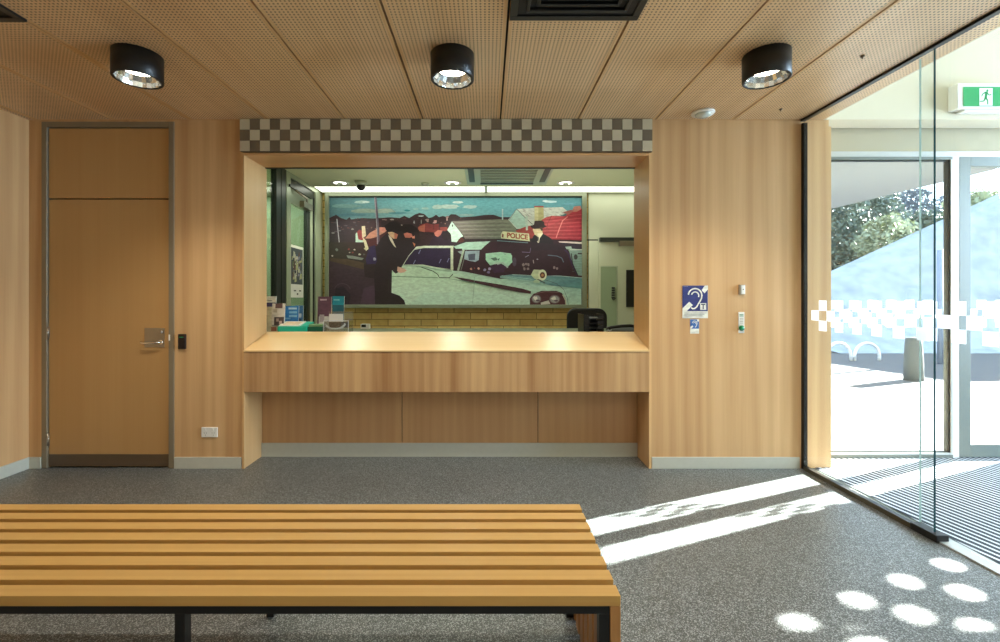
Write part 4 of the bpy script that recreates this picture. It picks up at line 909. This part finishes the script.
b = MB(); b.lathe([(.05, -.051), (.05, -.07), (.04, -.092), (.02, -.104), (0, -.106)], (X, Y, ZC), M['black'], 24); b.build('dome', T)
T = thing('air_conditioner', (.2, 5.0, ZC), 'square ceiling cassette air conditioner in the office', 'air conditioner')
a0, a1, b0, b1 = PX(467, 5.48), PX(546, 5.48), 4.55, 5.48
b = MB(); b.box(a0, a1, b0, b1, ZC - .025, ZC - .0005, M['o_alu']); b.build('casing', T, bevel=.012)
b = MB(); b.box(a0 + .17, a1 - .17, b0 + .17, b1 - .14, ZC - .032, ZC - .0255, M['blackm']); b.build('grille', T)
for i in range(9):
    yy = b0 + .2 + i * .065; b = MB(); b.box(a0 + .17, a1 - .17, yy, yy + .03, ZC - .038, ZC - .0325, M['o_alu']); b.build('grille_bar', T)
for (q0, q1, r0, r1) in ((a0 + .035, a0 + .10, b0 + .16, b1 - .16), (a1 - .10, a1 - .035, b0 + .16, b1 - .16), (a0 + .16, a1 - .16, b1 - .10, b1 - .05), (a0 + .16, a1 - .16, b0 + .05, b0 + .10)):
    b = MB(); b.box(q0, q1, r0, r1, ZC - .032, ZC - .0255, M['o_dark']); b.build('louvre', T, bevel=.002)
c = (PX(425, 5.5), 5.5, ZC)
b = MB(); b.lathe([(0, -.0005), (.05, -.0005), (.05, -.012), (.02, -.03), (0, -.03)], c, M['o_alu'], 20); tag(b.build('office_detector'), 'small flat detector on the office ceiling left of the air conditioner', 'detector')

# ---------------- desk and things on it
DZ = 1.0
T = thing('office_desk', (0, 4.35, 0), 'green-grey office desk directly behind the hatch', 'desk')
b = MB(); b.box(cx0 - .25, 2.3, YO + .025, 4.72, DZ - .03, DZ, M['desk']); b.build('desktop', T, bevel=.003)
for xx in (cx0 - .2, 0, 2.2): b = MB(); b.box(xx, xx + .03, YO + .04, 4.68, 0, DZ - .0305, M['office']); b.build('leg_panel', T)
YS = 3.98
def U(px, Y=YS): return PX(px, Y)
def V_(py, Y=YS): return PZ(py, Y)
def leaflet(name, px0, px1, py0, py1, Y, bands, lab, cat='leaflet', lean=.0, thick=.006, group=None, stand=True):
    """an upright printed leaflet or card; bands = [(fraction top, fraction bottom, left, right, colour)]"""
    X0, X1 = PX(px0, Y), PX(px1, Y); zt_, zb_ = PZ(py0, Y), PZ(py1, Y)
    if stand: zb_ = DZ + .0005
    b = MB(); b.hexa([(X0, Y, zb_), (X1, Y, zb_), (X1, Y + thick, zb_), (X0, Y + thick, zb_), (X0, Y + lean, zt_), (X1, Y + lean, zt_), (X1, Y + lean + thick, zt_), (X0, Y + lean + thick, zt_)], M['white'])
    for k, (t0, t1, l, r, c_) in enumerate(bands):
        e = -.0003 * (k + 1)
        def Q(u, t): return (X0 + (X1 - X0) * u, Y + lean * (1 - t) + e, zt_ + (zb_ - zt_) * t)
        b.face([Q(l, t0), Q(r, t0), Q(r, t1), Q(l, t1)], M['paint'], c_)
    return tag(b.build(name, fix=False), lab, cat, group)
leaflet('leaflet', 264.5, 274.8, 296.3, 331, 4.02, [(0, 1, 0, 1, (222, 220, 206)), (.17, .27, 0, 1, (56, 56, 110)), (.27, .29, 0, 1, (150, 150, 170)), (.1, .12, .1, .6, (130, 130, 120)), (.45, .75, .62, 1, (206, 196, 186)), (.5, .95, .0, .2, (196, 192, 186))], 'tall white leaflet with navy band at the far left of the desk', lean=.03)
leaflet('leaflet', 271, 284, 303.5, 331, 4.0, [(0, 1, 0, 1, (214, 208, 196)), (.0, .16, .25, .8, (110, 84, 84)), (.18, .3, .1, .4, (190, 180, 160)), (.45, .72, .2, .95, (86, 74, 74)), (.5, .6, .35, .55, (180, 160, 150)), (.58, .7, .6, .8, (196, 170, 160)), (.78, .92, .0, .4, (176, 120, 110)), (.72, .76, .05, .9, (150, 150, 146))], 'white leaflet with dark photos left of the blue cards', lean=.025)
leaflet('information_card', 294, 302.6, 305.5, 322, 4.15, [(0, 1, 0, 1, (58, 110, 160)), (.3, .45, .4, .8, (190, 200, 210)), (.5, .62, .3, .8, (40, 60, 90)), (.65, .8, .3, .85, (200, 206, 214))], 'small blue card with white marks behind the wide blue card', 'card', lean=.02)
leaflet('information_card', 282.2, 298, 306, 322, 4.12, [(0, 1, 0, 1, (44, 118, 180)), (.55, 1, 0, 1, (30, 108, 178)), (.06, .13, .35, .88, (176, 206, 220)), (.2, .28, .4, .9, (120, 176, 210)), (.34, .42, .4, .9, (130, 180, 212)), (.44, .5, .05, .5, (110, 166, 206))], 'wide bright blue card standing behind the teal tray', 'card', lean=.02)
# teal tray box with papers
T = thing('teal_tray', (U(292), 3.96, DZ), 'bright teal box tray holding papers on the desk', 'tray')
Yq = 3.94; x0_, x1_ = PX(277.5, Yq), PX(306.5, Yq)
b = MB(); b.prism([(Yq, DZ + .0005), (Yq + .17, DZ + .0005), (Yq + .17, DZ + .10), (Yq, DZ + .066)], 'x', x0_, x1_, plain('teal_plastic', (16, 176, 146), .35)); b.build('box', T, bevel=.004)
b = MB(); b.prism([(Yq + .01, DZ + .0685), (Yq + .15, DZ + .0965), (Yq + .15, DZ + .104), (Yq + .01, DZ + .076)], 'x', x0_ + .008, x1_ - .06, M['white']); b.face([(x0_ + .03, Yq + .02, DZ + .0785), (x1_ - .08, Yq + .02, DZ + .0785), (x1_ - .08, Yq + .13, DZ + .1005), (x0_ + .03, Yq + .13, DZ + .1005)], M['paint'], (226, 196, 160)); b.build('paper_stack', T)
T = thing('green_box', (U(315), 3.97, DZ), 'low dark green box between the teal tray and the leaflet holder', 'box')
b = MB(); b.box(PX(307.5, 3.96), PX(322.2, 3.96), 3.96, 4.08, DZ + .0005, DZ + .062, plain('green_card', (10, 92, 66), .4)); b.build('box', T, bevel=.003)
b = MB(); b.box(PX(308.5, 3.96), PX(321.4, 3.96), 3.965, 4.075, DZ + .0622, DZ + .082, plain('green_paper', (112, 150, 106), .5)); b.build('lid', T, bevel=.003)
# acrylic holder and two leaflets
leaflet('leaflet', 317, 330.5, 296.5, 322, 4.10, [(0, 1, 0, 1, (96, 64, 82)), (.07, .11, .15, .65, (190, 170, 180)), (.55, 1, .1, 1, (206, 206, 200)), (.5, .7, .15, .5, (170, 160, 166))], 'purple leaflet standing behind the clear holder', lean=.03)
leaflet('leaflet', 331.5, 343.3, 296.2, 322, 4.10, [(0, 1, 0, 1, (22, 96, 112)), (0, .24, 0, 1, (20, 140, 160)), (.08, .12, .1, .6, (110, 190, 200)), (.78, 1, 0, 1, (214, 216, 208))], 'teal leaflet standing behind the clear holder, right of the purple one', lean=.03)
f_ = thing('leaflet_holder', (U(336), 3.97, DZ), 'clear acrylic leaflet holder on the desk', 'holder')
Yh = 3.95; hx0_, hx1_ = PX(323.5, Yh), PX(348.6, Yh)
b = MB()
b.box(hx0_, hx1_, Yh, Yh + .004, DZ + .0005, DZ + .115, M['acrylic']); b.box(hx0_, hx1_, Yh + .135, Yh + .139, DZ + .0005, DZ + .19, M['acrylic'])
b.box(hx0_, hx0_ + .004, Yh + .004, Yh + .135, DZ + .0005, DZ + .115, M['acrylic']); b.box(hx1_ - .004, hx1_, Yh + .004, Yh + .135, DZ + .0005, DZ + .115, M['acrylic']); b.build('pocket', f_)
b = MB()
for zz in (DZ + .001, DZ + .112): b.box(hx0_, hx1_, Yh - .002, Yh, zz, zz + .005, M['galv'])
for xx in (hx0_, hx1_ - .004): b.box(xx, xx + .004, Yh - .002, Yh, DZ + .001, DZ + .115, M['galv'])
b.build('edge', f_)
b = MB(); xm = (hx0_ + hx1_) / 2; b.tube([(xm - .03 + .09 * math.cos(t), Yh + .06, DZ + .095 + .055 * math.sin(t)) for t in [math.pi * (1.05 + .9 * i / 12) for i in range(13)]], .008, M['galv'], 8); b.build('wire_loop', f_)
b = MB(); b.box(hx0_ + .02, hx1_ - .02, Yh + .08, Yh + .09, DZ + .05, DZ + .10, M['blackm']); b.build('dark_insert', f_)
b = MB(); b.box(PX(329, Yh + .1), PX(343, Yh + .1), Yh + .10, Yh + .104, DZ + .10, DZ + .17, M['white']); b.build('white_card', f_)
T = thing('desk_socket', (U(363.5, 4.6), 4.6, DZ), 'small black and white power box at the back of the desk', 'power box')
b = MB(); b.box(PX(360.5, 4.6), PX(369, 4.6), 4.6, 4.66, DZ + .0005, DZ + .05, M['white']); b.build('body', T, bevel=.004)
b = MB(); b.box(PX(361.5, 4.6), PX(366, 4.6), 4.594, 4.5995, DZ + .018, DZ + .045, M['black']); b.build('switch', T)
# black letter trays
T = thing('letter_tray', (U(594, 4.0), 4.1, DZ), 'stack of black letter trays on the desk at right', 'letter tray')
xa, xb2 = PX(583.8, 4.0), PX(603.8, 4.0)
for i in range(4):
    z = DZ + .0005 + i * .042; b = MB(); hh_ = .028
    b.box(xa, xb2, 4.0, 4.26, z, z + .004, M['black']); b.box(xa, xa + .006, 4.0, 4.26, z + .004, z + hh_ + .0135, M['black']); b.box(xb2 - .006, xb2, 4.0, 4.26, z + .004, z + hh_ + .0135, M['black'])
    b.box(xa, xa + .05, 4.0, 4.005, z + .004, z + hh_, M['black']); b.box(xb2 - .05, xb2, 4.0, 4.005, z + .004, z + hh_, M['black']); b.box(xa, xb2, 4.255, 4.26, z + .004, z + hh_, M['black']); b.build('tray', T)
b = MB(); b.box(xa + .012, xb2 - .012, 4.02, 4.24, DZ + .1315, DZ + .137, plain('grey_paper', (70, 74, 74), .6)); b.build('paper', T)
T = thing('telephone', (U(620, 4.05), 4.05, DZ), 'low black telephone beside the letter trays', 'telephone')
xa, xb2 = PX(608, 4.06), PX(640, 4.06)
b = MB(); b.prism([(4.02, DZ + .0005), (4.2, DZ + .0005), (4.2, DZ + .05), (4.02, DZ + .02)], 'x', xa + .02, xb2, M['black']); b.build('base', T, bevel=.003)
b = MB(); b.tube([(xa, 4.06, DZ + .04), (xa + .03, 4.065, DZ + .05), (xa + .12, 4.065, DZ + .062), (xa + .2, 4.07, DZ + .065), (xa + .25, 4.07, DZ + .058)], .014, M['black'], 10); b.build('handset', T)
b = MB(); b.tube([(xa - .02, 4.03, DZ + .02), (xa - .005, 4.03, DZ + .03), (xa + .01, 4.04, DZ + .022), (xa + .03, 4.05, DZ + .03)], .006, M['alu'], 8); b.build('cord', T)
# office chair
CXc, CY = PX(591, 5.0), 5.05
T = thing('office_chair', (CXc, CY, 0), 'black office chair with rounded backrest behind the desk', 'chair')
def rounded(b, x0, x1, z0, z1, y0, y1, r, m, curve=.03):
    pr = []
    for (cx_, cz_, a0_) in ((x1 - r, z1 - r, 0), (x0 + r, z1 - r, 90), (x0 + r, z0 + r, 180), (x1 - r, z0 + r, 270)):
        for i in range(7): a = math.radians(a0_ + 15 * i); pr.append((cx_ + r * math.cos(a), cz_ + r * math.sin(a)))
    mid = (x0 + x1) / 2; hw = (x1 - x0) / 2; n = len(b.v); k = len(pr)
    b.v += [(x, y0 - curve * ((x - mid) / hw) ** 2, z) for x, z in pr] + [(x, y1 - curve * ((x - mid) / hw) ** 2, z) for x, z in pr]
    i_ = b.mid(m)
    for fc in [tuple(n + j for j in range(k)), tuple(n + k + j for j in range(k))[::-1]] + [(n + j, n + (j + 1) % k, n + k + (j + 1) % k, n + k + j) for j in range(k)]:
        b.f.append(fc); b.mi.append(i_); b.col.append(None); b.smooth.append(False)
b = MB(); rounded(b, CXc - .225, CXc + .225, .72, PZ(308.5, CY), CY + .16, CY + .22, .10, M['fabric']); b.build('backrest', T, bevel=.012)
b = MB(); b.box(CXc - .24, CXc + .24, CY - .32, CY + .14, .60, .67, M['fabric']); b.build('seat', T, bevel=.03)
b = MB(); b.tube([(CXc, CY, .58), (CXc, CY + .2, .6), (CXc, CY + .25, .7), (CXc, CY + .235, .9)], .02, M['black']); b.build('back_support', T)
b = MB(); b.tube([(CXc, CY, .10), (CXc, CY, .60)], .028, M['black'], 14); b.build('gas_column', T)
for i in range(5):
    a = math.radians(90 + 72 * i); b = MB(); ex, ey = CXc + .27 * math.cos(a), CY + .27 * math.sin(a)
    b.tube([(CXc, CY, .12), (ex, ey, .075)], .02, M['black'], 8); lg = b.build('base_leg', T)
    b = MB(); b.lathe([(0, -.02), (.03, -.02), (.03, .02), (0, .02)], (ex, ey, .0305), M['black'], 16, 'x'); b.build('castor', lg)
for s in (-1, 1):
    b = MB(); b.tube([(CXc + s * .24, CY, .63), (CXc + s * .27, CY, .66), (CXc + s * .27, CY, .85)], .014, M['black'], 8); b.box(CXc + s * .27 - .025, CXc + s * .27 + .025, CY - .14, CY + .12, .85, .875, M['black']); b.build('armrest', T)

# ================================================================== OUTSIDE
b = MB(); b.face([(1.5, YG + .13, -.05), (60, YG + .13, -.05), (60, 60, -.05), (1.5, 60, -.05)], M['pave']); g = struct(b.build('ground'), 'sunlit pale paving outside', 'ground')
b = MB(); b.box(5, 40, 12.0, 15.5, -.045, -.02, M['road']); struct(b.build('road'), 'blue-grey road strip beyond the bike hoops', 'road')
# embankment rising to the right
b = MB(); n1, n2 = 40, 10
def hz_(X, Yy):
    ridge = 2.02 + (X - 10.4) * .462; t = min(1, max(0, (Yy - 11.2) / 3.2)); return -.04 + max(0.02, ridge) * (t * t * (3 - 2 * t)) * 1.0
grid = [[(8.6 + 16 * i / n1, 11.2 + 3.2 * j / n2, hz_(8.6 + 16 * i / n1, 11.2 + 3.2 * j / n2)) for j in range(n2 + 1)] for i in range(n1 + 1)]
for i in range(n1):
    for j in range(n2): b.face([grid[i][j], grid[i + 1][j], grid[i + 1][j + 1], grid[i][j + 1]], M['grass'], smooth=True)
b2 = b
for i in range(n1): b.face([grid[i][n2], grid[i + 1][n2], (grid[i + 1][n2][0], 18, -.04), (grid[i][n2][0], 18, -.04)], M['grass'])
struct(b.build('embankment', fix=False), 'bleached grassy embankment rising to the right', 'ground')
# canopy outside
b = MB(); b.prism([(2.7, YG + .13), (6.40, YG + .13), (6.08, 9.1), (2.7, 9.1)], 'z', 2.9, 3.05, M['soffit']); struct(b.build('canopy'), 'pale grey canopy soffit outside the window', 'canopy')
# bike hoops
for px, lab in ((838.5, 'left white bike hoop outside the fixed window'), (867, 'right white bike hoop outside the fixed window')):
    Yh_ = 10.0; X = PX(px, Yh_); r = .27
    b = MB(); pts = [(X - r, Yh_, -.05), (X - r, Yh_, .05)] + [(X - r * math.cos(math.pi * i / 14), Yh_, .05 + r * 1.05 * math.sin(math.pi * i / 14)) for i in range(15)] + [(X + r, Yh_, .05), (X + r, Yh_, -.05)]
    b.tube(pts, .03, M['galv'], 10); tag(b.build('bike_hoop'), lab, 'bike rack', 'bike hoops')
b = MB(); Yp = 7.6; b.lathe([(0, 0), (.13, 0), (.125, .3), (.11, .62), (.10, .70), (0, .71)], (PX(913.5, Yp), Yp, -.05), M['stone'], 18); tag(b.build('bollard'), 'rough grey bollard standing on the paving outside', 'bollard')
b = MB(); Yp = 9.5; b.tube([(PX(940, Yp), Yp, -.05), (PX(940, Yp), Yp, 2.3)], .05, M['road'], 10); tag(b.build('slim_post'), 'thin blue-grey post standing on the paving outside, beside the door mullion', 'post')
def bush(name, c, rad, n, mat, lab, seed, cat='tree', size=.10, grp='trees beyond the embankment'):
    random.seed(seed); T = thing(name, (c[0], c[1], -.05), lab, cat, grp)
    b = MB()
    for _ in range(n):
        while True:
            p = Vector((random.uniform(-1, 1), random.uniform(-1, 1), random.uniform(-1, 1)))
            if .35 < p.length < 1: break
        k = 1 + .22 * math.sin(p.x * 7 + seed) * math.cos(p.z * 6 + seed * 2)
        q = Vector((c[0] + p.x * rad[0] * k, c[1] + p.y * rad[1], c[2] + p.z * rad[2] * k))
        a = Vector((random.gauss(0, 1), random.gauss(0, 1), random.gauss(0, 1))).normalized(); s_ = size * random.uniform(.6, 1.5)
        d = a.cross(Vector((random.gauss(0, 1), random.gauss(0, 1), random.gauss(0, 1)))).normalized()
        b.face([q - a * s_, q + d * s_ * .5, q + a * s_, q - d * s_ * .5], mat)
    b.build('foliage', T, fix=False)
    b = MB(); b.tube([(c[0], c[1], -.05), (c[0] + .1, c[1], c[2] * .5), (c[0], c[1], c[2])], .14, M['bark'], 8)
    for s_ in (-1, 1): b.tube([(c[0], c[1], c[2] * .6), (c[0] + s_ * rad[0] * .4, c[1], c[2] + rad[2] * .2)], .07, M['bark'], 6)
    b.build('trunk', T)
YT = 20.0
def at(px, py, Y=YT): return (PX(px, Y), Y, PZ(py, Y))
for px, py, Yt, rx, rz, n, mt, lab, sd in (
    (836, 242, 22, 2.0, 2.5, 6500, 'leaf1', 'dark leafy tree nearest the timber return outside', 3),
    (868, 228, 26, 2.1, 2.5, 5600, 'leaf1', 'dense green tree second from the timber return', 4),
    (900, 220, 30, 2.4, 2.6, 5200, 'leaf3', 'blue-grey tree in the middle of the fixed window', 5),
    (887, 246, 19.3, 1.0, 1.3, 2600, 'leaf2', 'pale yellow-green bushy tree in front of the darker trees', 6),
    (924, 238, 22.5, 1.4, 1.4, 3000, 'leaf1', 'green tree low behind the embankment beside the door mullion', 8),
    (950, 226, 27, 1.8, 1.7, 3000, 'leaf3', 'blue-grey tree behind the door mullion', 9),
    (986, 209, 20, 1.5, .8, 2600, 'leaf2', 'pale low tree seen through the entry door', 10)):
    bush('tree', at(px, py, Yt), (rx, 1.1, rz), n, M[mt], lab, sd, size=.11)

# ================================================================== LIGHT
sun = bpy.data.lights.new('sun', 'SUN'); sun.energy = 110; sun.angle = math.radians(.4); sun.color = (1, .97, .92)
so = bpy.data.objects.new('sun', sun); COL.objects.link(so); so.location = (9, 9, 9)
d = Vector((-1, -.40, -.466 * math.hypot(1, .4))).normalized(); so.rotation_euler = d.to_track_quat('-Z', 'Y').to_euler()
wd = bpy.data.worlds.new('sky'); sc.world = wd; wd.use_nodes = True; nt = wd.node_tree; bg = nt.nodes['Background']
tc = N(nt, 'ShaderNodeTexCoord'); sp = N(nt, 'ShaderNodeSeparateXYZ'); nt.links.new(tc.outputs['Generated'], sp.inputs[0])
cr = N(nt, 'ShaderNodeValToRGB'); cr.color_ramp.elements[0].color = (.78, .88, 1, 1); cr.color_ramp.elements[1].color = (.5, .70, 1, 1); nt.links.new(sp.outputs['Z'], cr.inputs[0])
nt.links.new(cr.outputs[0], bg.inputs[0]); bg.inputs[1].default_value = 4.0
def area(name, loc, rot, sx, sy, e, col, spread=180):
    l = bpy.data.lights.new(name, 'AREA'); l.shape = 'RECTANGLE'; l.size = sx; l.size_y = sy; l.energy = e; l.color = col; l.spread = math.radians(spread)
    o = bpy.data.objects.new(name, l); COL.objects.link(o); o.location = loc; o.rotation_euler = rot; return o
area('entry_fill', (7.6, 2.2, 1.9), (0, math.radians(76), 0), 2.6, 2.5, 700, (.60, .78, 1))  # added area lamp out of view, blue fill in place of skylight
area('room_fill', (.9, -.3, ZC - .05), (0, 0, 0), 3.0, 1.8, 27, (1, .93, .82))  # added ceiling-level fill lamp, no fitting modelled
area('back_fill', (0.0, -3.1, 1.5), (math.radians(90), 0, 0), 5.0, 2.2, 7, (1, .93, .84))  # added fill lamp behind the camera; the wall there has no window
for px in (340, 452.5, 565.5):
    l = bpy.data.lights.new('office_lamp', 'SPOT'); l.energy = 40; l.spot_size = math.radians(130); l.spot_blend = .6; l.color = (.93, 1, .82); l.shadow_soft_size = .06
    o = bpy.data.objects.new('office_lamp', l); COL.objects.link(o); o.location = (PX(px, 5.46), 5.46, ZC - .03)
for X in (-1.2, .0, 1.1):
    l = bpy.data.lights.new('hatch_lamp', 'SPOT'); l.energy = 14; l.spot_size = math.radians(120); l.spot_blend = .6; l.color = (1, .95, .8); l.shadow_soft_size = .05
    o = bpy.data.objects.new('hatch_lamp', l); COL.objects.link(o); o.location = (X, 4.45, ZC - .04)
area('office_fill', (.2, 5.0, 1.75), (math.radians(180), 0, 0), 3.2, 1.2, 9, (.97, 1, .88))  # added floating fill lamp facing up, brightens the office ceiling
area('green_room_light', (XO - .65, 5.0, ZC - .05), (0, 0, 0), .6, 1.6, 24, (.95, 1, .9))

# ================================================================== CAMERA
cam = bpy.data.cameras.new('camera'); co = bpy.data.objects.new('camera', cam); COL.objects.link(co)
cam.sensor_fit = 'HORIZONTAL'; cam.sensor_width = 36; cam.lens = 36 * F / 1000
cam.shift_x = (500 - VX) / 1000; cam.shift_y = -(321 - VY) / 1000
cam.clip_start = .05; co.location = (0, 0, EYE); co.rotation_euler = (math.radians(90), 0, 0)
sc.camera = co
sc.view_settings.view_transform = 'Standard'; sc.view_settings.look = 'None'; sc.view_settings.exposure = 0.1
sc.cycles.max_bounces = 10; sc.cycles.transparent_max_bounces = 24; sc.cycles.diffuse_bounces = 5; sc.cycles.sample_clamp_indirect = 6
sc.cycles.use_denoising = True
